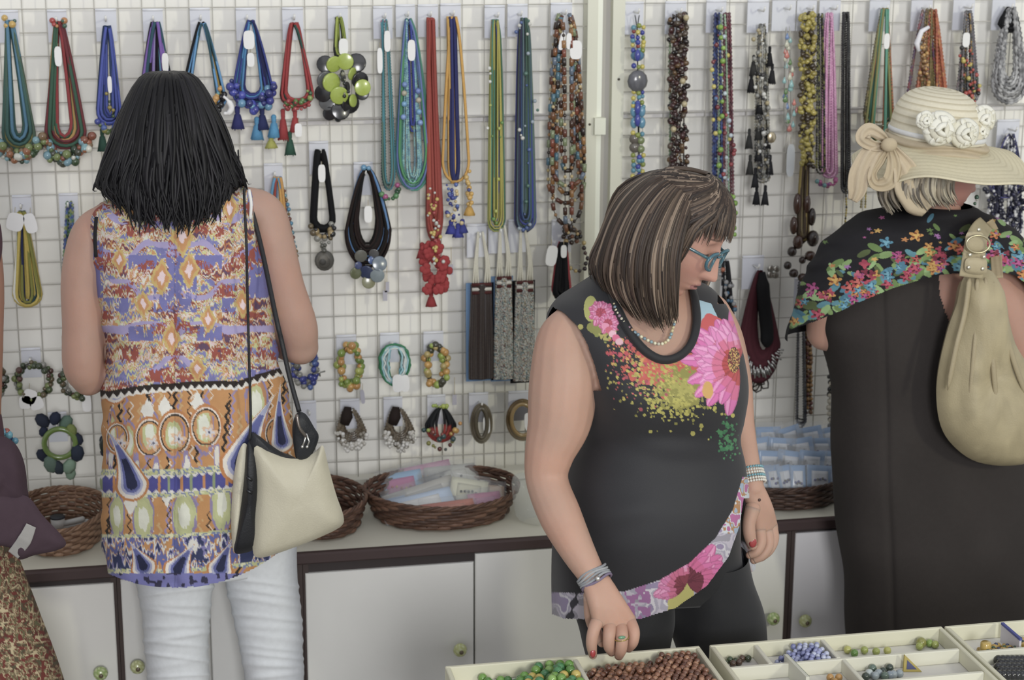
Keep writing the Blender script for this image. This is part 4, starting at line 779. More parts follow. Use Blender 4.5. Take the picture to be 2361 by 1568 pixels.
    for (cx_, cy_, R_) in ((345, 1010, 34), (403, 1000, 38), (475, 985, 36), (640, 1000, 30), (270, 1010, 26)):
        d = np.sqrt(((px-cx_)/R_)**2+((py-cy_)/(R_*1.35))**2); up = py < cy_+40
        for a_, b_, c_ in ((.96, 1.10, '#c07a30'), (.88, .96, '#d8c8b8'), (.80, .88, '#4a4038'), (.70, .80, '#c88a40')): Q = mix(Q, (d > a_) & (d < b_) & up, c_)
        fl = np.sqrt((px-cx_-8)**2+(py-cy_-12)**2)/(10*(1+.35*np.cos(5*np.arctan2(py-cy_-12, px-cx_-8)))); Q = mix(Q, fl < 1.5, '#d8b088'); Q = mix(Q, fl < .9, '#c8c4c8'); Q = mix(Q, fl < .3, '#4a4a6a')
    for b0, b1 in ((1082, 1096), (1137, 1147), (1232, 1240), (1312, 1322)):
        yb = py+ .10*(px-404)*(px > 404)*.9; Q = mix(Q, (yb > b0) & (yb < b1), qcol(vnoise(px/6, py/4, 61), [.4, .6], ['#b9bd7e', '#6f7fa8', '#d0cfa0']))
    yb = py+.10*(px-404)*(px > 404)*.9; bb = (yb > 1096) & (yb < 1137); saw = np.abs(((px/9) % 2)-1)*12
    Q = mix(Q, bb, '#cfcbc8'); Q = mix(Q, bb & (yb-1096 > saw*.7) & (1137-yb > saw*.7), qcol((px % 52)/52, [.12, .42, .55], ['#c8843c', '#4a4aa0', '#8a9a70', '#4848a0']))
    b2 = (yb > 1240) & (yb < 1312); Q = mix(Q, b2, qcol(vnoise(px/14, (py+jag)/16, 71), [.3, .42, .55, .66], ['#5a62a8', '#c4873c', '#cfcdc4', '#7a74b0', '#35406e']))
    for (cx_, cy_, h_, w_, an, cu) in ((292, 1060, 88, 30, -12, -1.2), (575, 1000, 110, 40, 14, 1.0), (640, 960, 80, 22, -10, 1.), (420, 1290, 50, 26, 24, .6), (322, 1285, 46, 24, -22, -.4), (515, 1285, 50, 24, 16, .5), (268, 880, 46, 22, 8, .8), (560, 840, 46, 34, -20, .8)):
        d = tear(px, py, cx_, cy_, h_, w_, an, cu)
        for lim, c_ in ((1.32, '#c47a2c'), (1.12, '#d8d0c4'), (.86, '#9fa3c6'), (.66, '#5a62a8'), (.42, '#2c3258')): Q = mix(Q, d < lim, c_)
    K = np.where(low[..., None], Q, K); e = np.abs(py-bd); K = mix(K, (e < 13) & (py > bd-3), '#3a302c'); K = mix(K, (py > bd+4+saw*.9) & (py < bd+15+saw*.3), '#d6d2c8')
    K = mix(K, (py > 1322) & (yb > 1322-4), '#6f70b8'); hm = (py > 1322); mo = (vnoise(px/9, py/9, 81) > .72) & hm; K = mix(K, mo, '#3c3a5a')
    K = mix(K, np.abs(px-403) < 1.6, K*.75)
    return K
def hem1(px): return 1356-34*np.clip(np.abs(px-405)/160, 0, 2)**2.2
def disp1(px, py, th):
    f = .004*np.sin(px/34+py/90)*SM((py-900)/200)+.003*np.sin(py/26+px/60)*np.exp(-((py-860)/90.)**2)+.0035*(vnoise(px/40, py/30, 9)-.5)*2
    f += .012*np.exp(-((py-1000)/110.)**2)*np.exp(-((px-350)/80.)**2)+.012*np.exp(-((py-1010)/110.)**2)*np.exp(-((px-540)/80.)**2)
    return f-.006*np.exp(-((px-403)/12.)**2)*SM((py-520)/60)
P = loft(T1, 520, 440, 110, 2.35, disp=disp1, off=.006); px, py = proj(P)
grid_mesh('tunic', P, paint_tunic(px, py), CLOTH, w1, keep=(py < hem1(px)))
e = np.linspace(250, 650, 60); 
b = MB(); SK1 = '#b58c77'
add_loft(b, loft(T1[:-3], 60, 40, 40, 2.35, off=-.004))
limb(b, L3((392, 452, Y1-.01), (392, 400, Y1-.01), (392, 360, Y1)), [.062, .054, .052])
limb(b, L3((250, 505, Y1), (212, 545, Y1), (192, 640, Y1-.005), (192, 750, Y1-.01), (192, 840, Y1-.01), (204, 872, Y1+.0)), [.034, .041, .042, .0405, .040, .035])
limb(b, L3((204, 868, Y1), (250, 840, Y1+.10), (320, 740, Y1+.22), (350, 690, Y1+.28)), [.036, .038, .028, .022])
limb(b, L3((548, 466, Y1), (608, 492, Y1), (630, 560, Y1-.005), (656, 660, Y1-.01), (686, 750, Y1-.01), (694, 800, Y1)), [.034, .040, .041, .039, .039, .034])
limb(b, L3((694, 800, Y1), (650, 780, Y1+.10), (560, 700, Y1+.22), (520, 660, Y1+.28)), [.036, .037, .027, .022])
def hand(b, wrist, fwd, up, s=1., curl=.3, side=1, c='#c09a88'):
    wrist = np.array(wrist, float); fwd = np.array(fwd, float); fwd /= np.linalg.norm(fwd); up = np.array(up, float); up -= fwd*np.dot(up, fwd); up /= np.linalg.norm(up); lat = np.cross(fwd, up)*side
    for k, (o, L, r) in enumerate(((-.030, .072, .0082), (-.010, .080, .0085), (.010, .075, .0082), (.028, .058, .0072))):
        kn = wrist+fwd*.085*s+lat*o*s*1.0; b.tube([wrist+lat*o*.5*s, kn], [.012*s, .0115*s], c, 10); b.ball(kn, .0115*s, c)
        d = fwd.copy(); p = kn; pts = [p]
        for q in range(3): d = d-up*curl*(.6+.3*q); d /= np.linalg.norm(d); p = p+d*L*s*(.45, .32, .25)[q]; pts.append(p)
        limb(b, pts, [r*s*1.05, r*s, r*s*.9, r*s*.8], c, 10, 5)
    t0 = wrist+fwd*.02*s-lat*.022*s; limb(b, [t0, t0+(fwd*.035-lat*.022)*s, t0+(fwd*.065-lat*.026-up*.012)*s, t0+(fwd*.085-lat*.018-up*.022)*s], [.013*s, .011*s, .0095*s, .0075*s], c, 10, 5)
hand(b, PX(352, 685, Y1+.29), (.1, .5, .8), (0, -1, .3), curl=.3); hand(b, PX(518, 655, Y1+.29), (-.1, .5, .8), (0, -1, .3), curl=.3, side=-1)
def leg(b, top, knee, ank, r=(.075, .052, .052, .033), toe=(0, 1, 0)):
    top, knee, ank = map(np.array, (top, knee, ank)); limb(b, [top, (top+knee)/2, knee, knee*.6+ank*.4+[0, -.005, 0], ank], [r[0], (r[0]+r[1])/2, r[1], r[2], r[3]])
    t = np.array(toe, float); limb(b, [ank, ank-[0, 0, .035], ank+t*.07-[0, 0, .045], ank+t*.15-[0, 0, .052]], [r[3], .034, .030, .022])
lk = {}
for nm, hip, kn, an in (('l', (400, 1330), (412, 1480), (425, 2050)), ('r', (600, 1300), (622, 1480), (655, 2020))):
    h = PX(*hip, Y1); k_ = PX(*kn, Y1); a_ = PX(*an, Y1); k_[2] = .46; a_[2] = .075; a_[0] = k_[0]+.005; a_[1] -= .07; lk[nm] = (h, k_, a_); leg(b, h, k_, a_, r=(.060, .050, .050, .030))
HR1 = frame(90, 6); HC1 = PX(388, 305, Y1+.005); ears(b, HR1, HC1, '#b89685')
make_body(b, w1, .0055, skincol('#b58c77', seed=3), [head_grid(HR1, HC1, 1.0, na=80, ne=70, skin='#b58c77')])
def dispT(seed, k0=1450):
    def f(px, py, th):
        r = np.zeros(px.shape); rg = np.random.RandomState(seed)
        for q in range(11):
            yc = 1345+q*24+rg.uniform(-7, 7); sl = rg.uniform(-.16, .16); a = rg.uniform(.0015, .0048); w_ = rg.uniform(5, 9); u = (py-yc-sl*(px-px.mean(axis=1, keepdims=True)))
            r += a*np.exp(-(u/w_)**2)*(.4+.6*vnoise(px/30, py*0+q, seed))
        return r+.002*np.sin(px/40+py/50)
    return f
for R in ([(1270, 300, 1270, 500, .085, Y1), (1350, 316, 1350, 486, .080, Y1), (1420, 328, 1420, 480, .070, Y1), (1500, 338, 1500, 480, .066, Y1), (1568, 345, 1568, 482, .066, Y1), (1680, 350, 1680, 478, .06, Y1), (1850, 372, 1850, 470, .05, Y1), (1985, 385, 1985, 462, .042, Y1-.06)],
          [(1230, 500, 1230, 684, .085, Y1), (1345, 525, 1345, 684, .080, Y1), (1420, 538, 1420, 690, .070, Y1), (1500, 556, 1500, 696, .066, Y1), (1568, 570, 1568, 700, .066, Y1), (1680, 580, 1680, 702, .06, Y1), (1850, 604, 1850, 700, .05, Y1), (1985, 616, 1985, 696, .042, Y1-.06)]):
    P = loft(R, 320, 150, 40, 2.1, disp=dispT(len(R)+int(R[0][1])), off=.002); px, py = proj(P); K = np.zeros(P.shape)+C('#cdd2d8'); grid_mesh('trouser_leg', P, K, CLOTH, w1)
P = loft([(1020, 262, 1020, 655, .118, Y1), (1150, 270, 1150, 650, .120, Y1), (1250, 290, 1240, 640, .110, Y1), (1310, 310, 1300, 625, .095, Y1)], 30, 40, 30, 2.3, off=-.001); m = MB(); add_loft(m, P, '#cdd2d8'); m.build('trouser_seat', CLOTH, w1)
for nm in lk:
    a_ = lk[nm][2]; m = MB(); limb(m, [a_-[0, .04, .045], a_+[0, .04, -.042], a_+[0, .12, -.05], a_+[0, .17, -.055]], [.036, .042, .040, .026], '#6a5a50', 12, 6); m.V[0][:, 2] = np.maximum(m.V[0][:, 2], .002); m.V[1][:, 2] = np.maximum(m.V[1][:, 2], .002); m.V[2][:, 2] = np.maximum(m.V[2][:, 2], .002); m.build('shoe', LEATHER, w1)
MB().tube(spline(L3((574, 438, Y1-.098), (579, 470, Y1-.112), (577, 505, Y1-.115)), 12), .0034, '#d8d8d4', 6).build('white_strap', CLOTH, w1)
MB().tube(spline(L3((222, 500, Y1-.108), (219, 545, Y1-.112), (221, 592, Y1-.112)), 12), .0038, '#26262a', 6).build('black_strap', CLOTH, w1)
# swallow tattoo lies on the shoulder
def decal(pts, Y, c, par, name, m=CLOTH):
    b_ = MB(); O = [PX(x, y, Y) for x, y in pts]; n = len(O); b_.add(np.array(O+[o+np.array([0, .002, 0]) for o in O]), [tuple(range(n)), tuple(range(n, 2*n))[::-1]]+[(k, n+k, n+(k+1) % n, (k+1) % n) for k in range(n)], c); return b_.build(name, m, par, smooth=False)
# hair
hg = []
for a in (-118, -98, -80, -62, -45, -28, -12, 4, 20, 36, 52, 68, 84, 102, 120):
    s, c = math.sin(math.radians(a)), math.cos(math.radians(a)); en = 520-70*max(0, abs(s)-.70)/.3+(14 if a % 3 else -10)-(45 if a > 60 else 0)
    hg.append([(388+s*10, 168, Y1-.010*c), (388+s*62, 186, Y1-.068*c), (390+s*104, 262, Y1-.108*c), (392+s*132, 345, Y1-.125*c), (392+s*(156 if a > 0 else 158), 425, Y1-.135*c), (394+s*(140 if a > 0 else 136), en-30, Y1-.138*c-.006), (398+s*124, en+8, Y1-.146*c)])
hair(hg, w1, 1100, .0030, ['#131217', '#18171c', '#0e0d12', '#1f1d23'], jit=.004, seed=2, endj=.30, wave=.010)
# ------------------------------------------------------------------ cream shoulder bag
bag = thing('handbag', 'cream leather shoulder bag with black gusset hanging at the tunic wearer right hip', 'bag', PX(660, 1150, Y1-.17))
YB = Y1-.185
pillow([(586, 1032), (620, 1042), (660, 1056), (700, 1056), (730, 1040), (745, 1028), (757, 1075), (775, 1140), (792, 1190), (786, 1214), (740, 1238), (690, 1258), (640, 1276), (600, 1286), (583, 1272), (586, 1200), (592, 1120)], YB, .030, 60, 9, '#bfb89c', wr=.010, seed=2, power=.6).build('front_panel', LEATHER, bag)
pillow([(574, 1018), (592, 1040), (597, 1120), (592, 1200), (590, 1260), (560, 1276), (540, 1272), (545, 1230), (560, 1130), (566, 1050)], YB+.012, .022, 40, 7, '#22242a', wr=.01).build('gusset', LEATHER, bag)
pillow([(562, 1022), (572, 1040), (566, 1120), (550, 1230), (538, 1270), (533, 1200), (538, 1110), (548, 1050)], YB+.022, .016, 36, 6, '#c9c2a6').build('side_panel', LEATHER, bag)
pillow([(580, 1000), (596, 1004), (630, 1030), (662, 1050), (690, 1062), (640, 1062), (600, 1050), (574, 1030)], YB+.012, .012, 36, 6, '#26292f').build('lining', LEATHER, bag)
pillow([(690, 950), (706, 956), (724, 985), (735, 1008), (722, 1044), (706, 1062), (684, 1060), (676, 1020), (674, 985), (680, 960)], YB+.004, .016, 40, 7, '#26292f', wr=.012).build('flap', LEATHER, bag)
MB().tube(spline(L3((684, 956, YB-.014), (690, 985, YB-.018), (705, 1005, YB-.016)), 10), [.0035]*10, '#8a8078', 6, flat=2).build('zip', METAL, bag)
for x in (702, 713): MB().tube(L3((706, 1000, YB-.018), (x, 1018, YB-.020), (x-5, 1030, YB-.020)), .0018, '#c8c8c4', 6).ball(PX(x-5, 1030, YB-.020), .003, '#c8c8c4').build('charm', METAL, bag)
MB().tube(spline(L3((566, 436, Y1-.02), (563, 450, Y1-.105), (568, 560, Y1-.135), (571, 700, Y1-.138), (575, 850, Y1-.15), (578, 960, Y1-.165), (576, 1015, YB+.01)), 60), .0042, '#1f2126', 8, flat=.6).build('strap', LEATHER, bag)
MB().tube(spline(L3((566, 436, Y1-.02), (600, 560, Y1-.06), (636, 730, Y1-.14), (650, 790, Y1-.15), (668, 870, Y1-.165), (690, 950, YB)), 50), .0046, '#1f2126', 8, flat=.6).build('strap', LEATHER, bag)
for y in (1100, 1130): MB().tube(L3((568, y, YB-.014), (582, y+8, YB-.016)), .003, '#4a4c52', 6).build('clip', METAL, bag)
# ------------------------------------------------------------------ woman in the black flower-print top
Y2 = -1.06
w2 = thing('person', 'woman with brown bob and blue glasses in a black flower-print sleeveless top, looking down', 'person', (PX(1520, 1300, Y2)[0], Y2, 0))
T2 = [(622, 1392, 640, 1560, .040, Y2), (640, 1372, 655, 1620, .060, Y2), (665, 1338, 680, 1650, .080, Y2-.005), (700, 1290, 715, 1672, .098, Y2-.01), (750, 1270, 765, 1688, .112, Y2-.015), (820, 1300, 825, 1700, .125, Y2-.02), (880, 1330, 885, 1704, .140, Y2-.02), (950, 1345, 950, 1697, .138, Y2-.015),
      (1010, 1335, 1010, 1694, .132, Y2-.01), (1070, 1318, 1060, 1702, .140, Y2-.015), (1130, 1305, 1120, 1708, .150, Y2-.02), (1200, 1295, 1180, 1704, .152, Y2-.02), (1270, 1286, 1250, 1692, .146, Y2-.015), (1350, 1283, 1320, 1680, .136, Y2-.01), (1440, 1284, 1400, 1672, .128, Y2)]
NECK = np.array([(1396, 622), (1412, 680), (1440, 745), (1478, 800), (1520, 828), (1560, 824), (1592, 795), (1606, 745), (1602, 690), (1590, 640)])
ARMH = np.array([(1272, 708), (1300, 722), (1330, 752), (1352, 790), (1370, 840), (1386, 900)])
def inpoly(px, py, poly):
    r = np.zeros(px.shape, bool); n = len(poly)
    for i in range(n):
        x1, y1 = poly[i]; x2, y2 = poly[(i+1) % n]
        if y1 == y2: continue
        c = ((y1 > py) != (y2 > py)) & (px < (x2-x1)*(py-y1)/(y2-y1)+x1); r ^= c
    return r
hemb = lambda x: np.interp(x, [1280, 1360, 1440, 1520, 1590, 1650, 1690, 1712], [1366, 1368, 1364, 1338, 1298, 1240, 1175, 1100])
hemo = lambda x: np.interp(x, [1280, 1300, 1400, 1480, 1560, 1630, 1680, 1705, 1715], [1420, 1428, 1430, 1428, 1402, 1352, 1285, 1215, 1150])
def petals(K, px, py, cx, cy, R, n, a0, a1, w, c1, c2, c3, seed=0, sq=1.):
    rg = random.Random(seed)
    for lay in (0, 1):
        for k in range(n):
            a = a0+(a1-a0)*(k+.5*lay)/max(1, n-1)+rg.uniform(-.08, .08); L = R*rg.uniform(.85, 1.08)*(1-.18*lay); dx, dy = px-cx, (py-cy)/sq
            u = dx*math.cos(a)+dy*math.sin(a); v = -dx*math.sin(a)+dy*math.cos(a); t = u/L
            hw = w*np.clip(t, 0, 1)**.7*np.sqrt(np.clip(1-t, 0, 1))*2.1; ins = (t > 0) & (t < 1) & (np.abs(v) < hw)
            col = np.where((t < .42)[..., None], C(c3), np.where((t < .70)[..., None], C(c2)*.6+C(c1)*.4, C(c1)))
            col = col*(1-.28*(np.abs(np.abs(v)-hw) < 2.4))[..., None]; col = np.where(((np.abs(v) < 1.3) & (t > .3))[..., None], col*.8, col)
            col = np.where(((np.abs(v-hw*.4) < hw*.25) & (t > .55))[..., None], col*.6+.4*C('#e8a8d0'), col); K = np.where(ins[..., None], col, K)
    return K
def paint_top(px, py):
    K = np.zeros(px.shape+(3,))+C('#2b2b30')
    n1 = vnoise(px/16, py/16, 101)*.6+vnoise(px/6, py/6, 102)*.4; n2 = vnoise(px/7, py/7, 103)
    d = np.sqrt(((px-1545)/110)**2+((py-850)/52)**2); K = mix(K, (d+n1*.9 < 1.25), '#c4442c'); K = mix(K, (d+n1*1.1 < 1.0), '#c9502e')
    d = np.sqrt(((px-1575)/62)**2+((py-890)/52)**2); K = mix(K, (d+n1*1.1 < 1.45), '#8f8a24'); K = mix(K, (d+n1 < 1.), '#a39c2c')
    band = np.abs((px-1390)*.62-(py-740)); s = np.exp(-(np.clip((px-1390)*.62-(py-745), -200, 500)/-38.)**2)
    for (x0, y0, sx, sy, N_, cs, rmax) in ((1440, 810, 55, 34, 130, ['#b82a4a', '#c03a3a', '#c8902c'], 5), (1500, 860, 70, 40, 240, ['#c0442c', '#b8a82c', '#a8a030', '#c83a4a'], 4.5), (1560, 925, 80, 42, 330, ['#a8a030', '#b0a82c', '#8f8a24'], 5), (1395, 770, 26, 22, 60, ['#8a9030', '#a8a040'], 6), (1480, 880, 60, 50, 90, ['#a8982c', '#a83a4a'], 4), (1680, 1010, 22, 40, 90, ['#2a7a4a', '#3a8a50'], 4.5)):
        rg = random.Random(int(x0))
        for k in range(N_):
            x = rg.gauss(x0, sx*.6); y = rg.gauss(y0, sy*.6); r = rg.uniform(1.2, rmax)*rg.random()+1.1
            if x < 1392 and y > 780: continue
            K = mix(K, (px-x)**2+(py-y)**2 < r*r, rg.choice(cs))
    # small flower at the shoulder
    K = mix(K, ((px-1362)/16)**2+((py-712)/30)**2 < 1, '#a8a848'); K = mix(K, ((px-1375)/24)**2+((py-755)/18)**2+n1*.5 < 1, '#8a8a34')
    for fx, fy, R in ((1385, 722, 32), (1402, 745, 26)): K = petals(K, px, py, fx, fy, R, 9, 0, 5.6, 8, '#d0508c', '#d87aa8', '#c03058', 3)
    for q in range(5): K = mix(K, ((px-1396-q*8)/9)**2+((py-752-q*9)/8)**2 < 1, ['#d87aa0', '#c84a6a', '#d8a0b0', '#d04a7a', '#d09aa8'][q])
    # large flower
    K = mix(K, inpoly(px, py, [(1606, 690), (1640, 700), (1668, 760), (1690, 800), (1640, 790), (1610, 760)]), '#8ab0c0')
    K = mix(K, ((px-1640)/36)**2+((py-790)/70)**2+n1*.4 < 1.1, '#c83a3a')
    K = petals(K, px, py, 1700, 835, 128, 9, math.radians(100), math.radians(262), 17, '#cf4aa0', '#d24a6a', '#c22c30', 11)
    K = petals(K, px, py, 1700, 835, 100, 7, math.radians(150), math.radians(250), 16, '#d86ab0', '#d23a50', '#bf2828', 12)
    K = mix(K, ((px-1692)/14)**2+((py-830)/30)**2 < 1, qcol(vnoise(px/3, py/3, 7), [.4, .7], ['#7a1f24', '#c89a30', '#3a1f20']))
    K = mix(K, ((px-1632)/14)**2+((py-900)/22)**2+n1*.3 < 1, '#c8942c')
    # hem frill
    fr = py > hemb(px); nz = vnoise(px/20, py/18, 120); Q = qcol(nz, [.3, .45, .6, .75], ['#8f8a98', '#b0a8b8', '#9a94a8', '#c0bcc4', '#8a7aa0'])
    Q = mix(Q, (px > 1440) & (px < 1500) & (vnoise(px/9, py/9, 121) > .45), '#9a5a98'); Q = mix(Q, (px > 1300) & (px < 1345) & (np.abs(px-1322+(py-1395)*.3) < 6+4*np.sin(py/5)), '#3c3a44')
    Q = mix(Q, (px > 1540) & (px < 1600) & (py > 1360-(px-1540)*.8), '#b0a848'); Q = mix(Q, (px > 1380) & (px < 1400) & (py > 1375) & (py < 1410), '#c0508a')
    Q = petals(Q, px, py, 1585, 1345, 105, 9, math.radians(-75), math.radians(15), 19, '#cf4a98', '#c83a78', '#7a1f3c', 21); Q = petals(Q, px, py, 1580, 1350, 72, 7, math.radians(150), math.radians(250), 15, '#c8609a', '#c03a60', '#8a2840', 22)
    Q = mix(Q, (px > 1668) & (py < 1230), qcol(vnoise(px/8, py/10, 125), [.3, .5, .7], ['#8aa0b8', '#b07a3a', '#b8c0c8', '#b04a90']))
    return np.where(fr[..., None], Q, K)
def disp2(px, py, th):
    g = lambda x, y, sx, sy: np.exp(-((px-x)/sx)**2-((py-y)/sy)**2)
    f = .022*g(1620, 890, 70, 75)+.016*g(1450, 905, 70, 75)-.012*g(1520, 1010, 170, 26)
    f += .0022*np.sin(py/11-px/70)*g(1430, 1030, 90, 45)+.002*np.sin(py/14+px/60)*g(1400, 1180, 90, 70)+.003*np.sin(px/17)*SM((py-1330)/80)
    return f*(np.sin(th) < 0)
P = loft(T2, 460, 420, 90, 2.25, disp=disp2, off=.005); px, py = proj(P); fs = np.zeros(px.shape, bool); fs[:, :420] = True
cut = (inpoly(px, py, np.vstack([NECK, [(1590, 560), (1396, 560)]])) & fs) | ((px < np.interp(py, ARMH[:, 1], ARMH[:, 0])) & (py < 900) & (py > 706) & fs)
keep = ~cut & (py < hemo(px)) & ~((px > 1655) & (py < 700) & fs)
grid_mesh('top', P, paint_top(px, py), JERSEY, w2, keep=keep)
nb = spline(NECK, 40); PF = loft(T2, 200, 160, 20, 2.25, disp=disp2, off=.007); qx, qy = proj(PF[:, :160])
def onfront(x, y, PFm=None, QX=None, QY=None):
    PFm, QX, QY = (PF, qx, qy) if PFm is None else (PFm, QX, QY)
    d = (QX-x)**2+(QY-y)**2; i = np.unravel_index(d.argmin(), d.shape); Y = PFm[i[0], i[1]][1]; return PX(x, y, Y)
MB().tube(np.array([onfront(x, y)+np.array([0, -.001, 0]) for x, y in nb]), .0078, '#222226', 8, flat=.6, upv=(0, -1, 0)).build('neck_binding', JERSEY, w2)
# back tail of the top
pillow([(1680, 1120), (1712, 1120), (1722, 1190), (1725, 1255), (1742, 1312), (1700, 1322), (1660, 1305), (1650, 1260)], Y2+.03, .010, 40, 7, paint=lambda x, y: np.where((y > 1250)[..., None], qcol(vnoise(x/9, y/9, 131), [.3, .45, .6, .8], ['#8f98a8', '#b8bcc4', '#b07a70', '#9a94a8', '#4a4a52']), C('#33342f'))).build('back_tail', JERSEY, w2)
b = MB(); SK2 = '#c49c88'
T2s = [list(r) for r in T2[:-4]]
add_loft(b, loft(T2s, 80, 80, 40, 2.25, disp=disp2, off=-.008)); fg = MB(); limb(b, L3((1500, 1120, Y2), (1520, 1200, Y2), (1530, 1270, Y2)), [.09, .09, .05])
H2c = PX(1560, 541, Y2-.055); H2 = frame(-36, 25, 6)
limb(b, [PX(1490, 660, Y2+.0), PX(1510, 640, Y2-.01), H2c-.06*H2[2]-.03*H2[1], H2c-.02*H2[1]], [.070, .060, .054, .055])
ARM = L3((1325, 742, Y2-.02), (1302, 790, Y2-.04), (1300, 880, Y2-.06), (1290, 970, Y2-.07), (1266, 1050, Y2-.08), (1262, 1110, Y2-.09), (1292, 1190, Y2-.13), (1332, 1270, Y2-.17), (1370, 1335, Y2-.20))
limb(b, ARM, [.038, .050, .060, .056, .043, .037, .037, .030, .0225], per=6)
limb(b, L3((1640, 720, Y2+.06), (1668, 780, Y2+.07), (1692, 880, Y2+.08), (1705, 980, Y2+.05), (1722, 1060, Y2+.01), (1737, 1125, Y2-.02)), [.034, .036, .033, .028, .023, .0195], per=6)
# right hand (over the tray)
YH = Y2-.215
wr = PX(1374, 1340, YH+.01)
kn = L3((1382, 1432, YH-.014), (1408, 1446, YH-.016), (1432, 1446, YH-.014), (1452, 1432, YH-.008))
for k, q in enumerate(kn): b.tube(spline([wr+np.array([(k-1.5)*.006, 0, 0]), (wr+q)/2+np.array([(k-1.5)*.003, -.008, 0]), q], 8), np.linspace(.0165, .0125, 8), SK2, 12); b.ball(q, .0125, SK2)
for pts, r in ((((1380, 1428, -.012), (1370, 1450, -.026), (1364, 1482, -.030), (1367, 1511, -.024)), (.0118, .0105, .0098, .0070)), (((1406, 1440, -.014), (1405, 1462, -.034), (1404, 1488, -.034), (1410, 1503, -.018)), (.0118, .0108, .0100, .0080)),
               (((1430, 1442, -.012), (1434, 1468, -.040), (1432, 1496, -.040), (1427, 1512, -.022)), (.0118, .0108, .0100, .0080)), (((1450, 1430, -.006), (1461, 1456, -.030), (1459, 1480, -.034), (1450, 1494, -.016)), (.0115, .0104, .0095, .0078))):
    limb(fg, [PX(x, y, YH+d) for x, y, d in pts], list(r), SK2, per=8)
limb(fg, L3((1364, 1372, YH+.010), (1364, 1420, YH+.020), (1374, 1455, YH+.014), (1388, 1482, YH+.000)), [.014, .0125, .0105, .0080], SK2, per=6)
# left hand
YL = Y2-.02
for k, (a_, b_) in enumerate((((1728, 1130), (1752, 1222)), ((1738, 1130), (1768, 1222)), ((1744, 1130), (1778, 1212)), ((1732, 1135), (1735, 1180)))): b.tube(spline([PX(*a_, YL), PX((a_[0]+b_[0])/2+4, (a_[1]+b_[1])/2, YL-.004), PX(*b_, YL-.004+.006*k)], 8), np.linspace(.0165, .0125, 8), SK2, 12)
limb(fg, L3((1735, 1172, YL-.012), (1727, 1205, YL-.022), (1728, 1232, YL-.026), (1735, 1258, YL-.026)), [.0145, .012, .0115, .009], SK2, per=6)
for pts in (((1752, 1222, -.006), (1754, 1252, -.018), (1744, 1272, -.022), (1728, 1280, -.018)), ((1768, 1222, 0), (1772, 1256, -.010), (1758, 1280, -.014), (1738, 1292, -.010)), ((1778, 1212, .006), (1784, 1242, .0), (1774, 1268, -.004), (1756, 1286, -.002)), ((1775, 1195, .014), (1782, 1222, .012), (1776, 1246, .010), (1764, 1262, .012))):
    limb(fg, [PX(x, y, YL+d) for x, y, d in pts], [.0112, .0098, .0088, .0070], SK2, per=6)
for hx_, kx in ((1444, 1400), (1452, 1700)), ((1640, 1380), (1664, 1690)):
    h = PX(*hx_, Y2); k_ = PX(*kx, Y2); k_[2] = .44; a_ = k_.copy(); a_[2] = .075; leg(b, h, k_, a_, r=(.055, .046, .042, .028), toe=(0, -1, 0)); m = MB(); limb(m, [a_+[0, .04, -.045], a_+[0, -.04, -.042], a_+[0, -.12, -.05], a_+[0, -.17, -.055]], [.036, .042, .040, .026], '#2a2826', 12, 6)
    for q in m.V: q[:, 2] = np.maximum(q[:, 2], .002)
    m.build('shoe', LEATHER, w2)
ears(b, H2, H2c, SK2, .95)
red = '#b01820'; sp = [(PX(1271, 1150, Y2-.14), .004, '#a0705c'), (PX(1277, 1162, Y2-.14), .0035, '#a0705c'), (PX(1327, 1225, Y2-.175), .004, '#a8785f')]
make_body(b, w2, .0038, skincol('#b88d74', seed=5), [head_grid(H2, H2c, .95, skin='#ba846e', lips='#a86a64')], smooth=3, extra=fg)
MB().ball(PX(1367, 1507, YH-.036), .0062, red, (.8, .5, 1.2), 10, 8).build('fingernail', BEAD, w2); MB().ball(PX(1736, 1252, YL-.0345), .0078, red, (.95, .4, 1.15), 10, 8).build('fingernail', BEAD, w2)
MB().ball(PX(1751, 1153, YL-.018), .003, '#5a4038', (1, .5, 1)).build('mole', SKIN, w2)
# trousers
def disp3(px, py, th): return .0025*np.sin(px/21+py/60)+.003*(vnoise(px/40, py/60, 4)-.5)
for R in ([(1300, 1300, 1290, 1520, .10, Y2), (1400, 1322, 1400, 1549, .098, Y2), (1470, 1345, 1470, 1542, .09, Y2), (1568, 1372, 1568, 1520, .080, Y2), (1700, 1385, 1700, 1515, .068, Y2), (1900, 1405, 1900, 1500, .056, Y2), (2210, 1420, 2210, 1480, .046, Y2)],
          [(1280, 1510, 1270, 1712, .10, Y2), (1400, 1546, 1390, 1748, .098, Y2), (1470, 1553, 1460, 1756, .09, Y2), (1568, 1580, 1568, 1758, .080, Y2), (1700, 1590, 1700, 1740, .068, Y2), (1900, 1600, 1900, 1715, .056, Y2), (2210, 1610, 2210, 1680, .046, Y2)]):
    P = loft(R, 150, 80, 40, 2.1, disp=disp3, off=.002); grid_mesh('trouser_leg', P, np.zeros(P.shape)+C('#222327'), JERSEY, w2)
P = loft([(1080, 1320, 1070, 1698, .140, Y2-.01), (1180, 1300, 1160, 1700, .144, Y2-.01), (1260, 1290, 1250, 1702, .135, Y2), (1320, 1300, 1310, 1712, .118, Y2), (1366, 1325, 1356, 1724, .09, Y2)], 30, 90, 30, 2.3, off=-.003); m = MB(); add_loft(m, P, '#222327'); m.build('trouser_seat', JERSEY, w2)
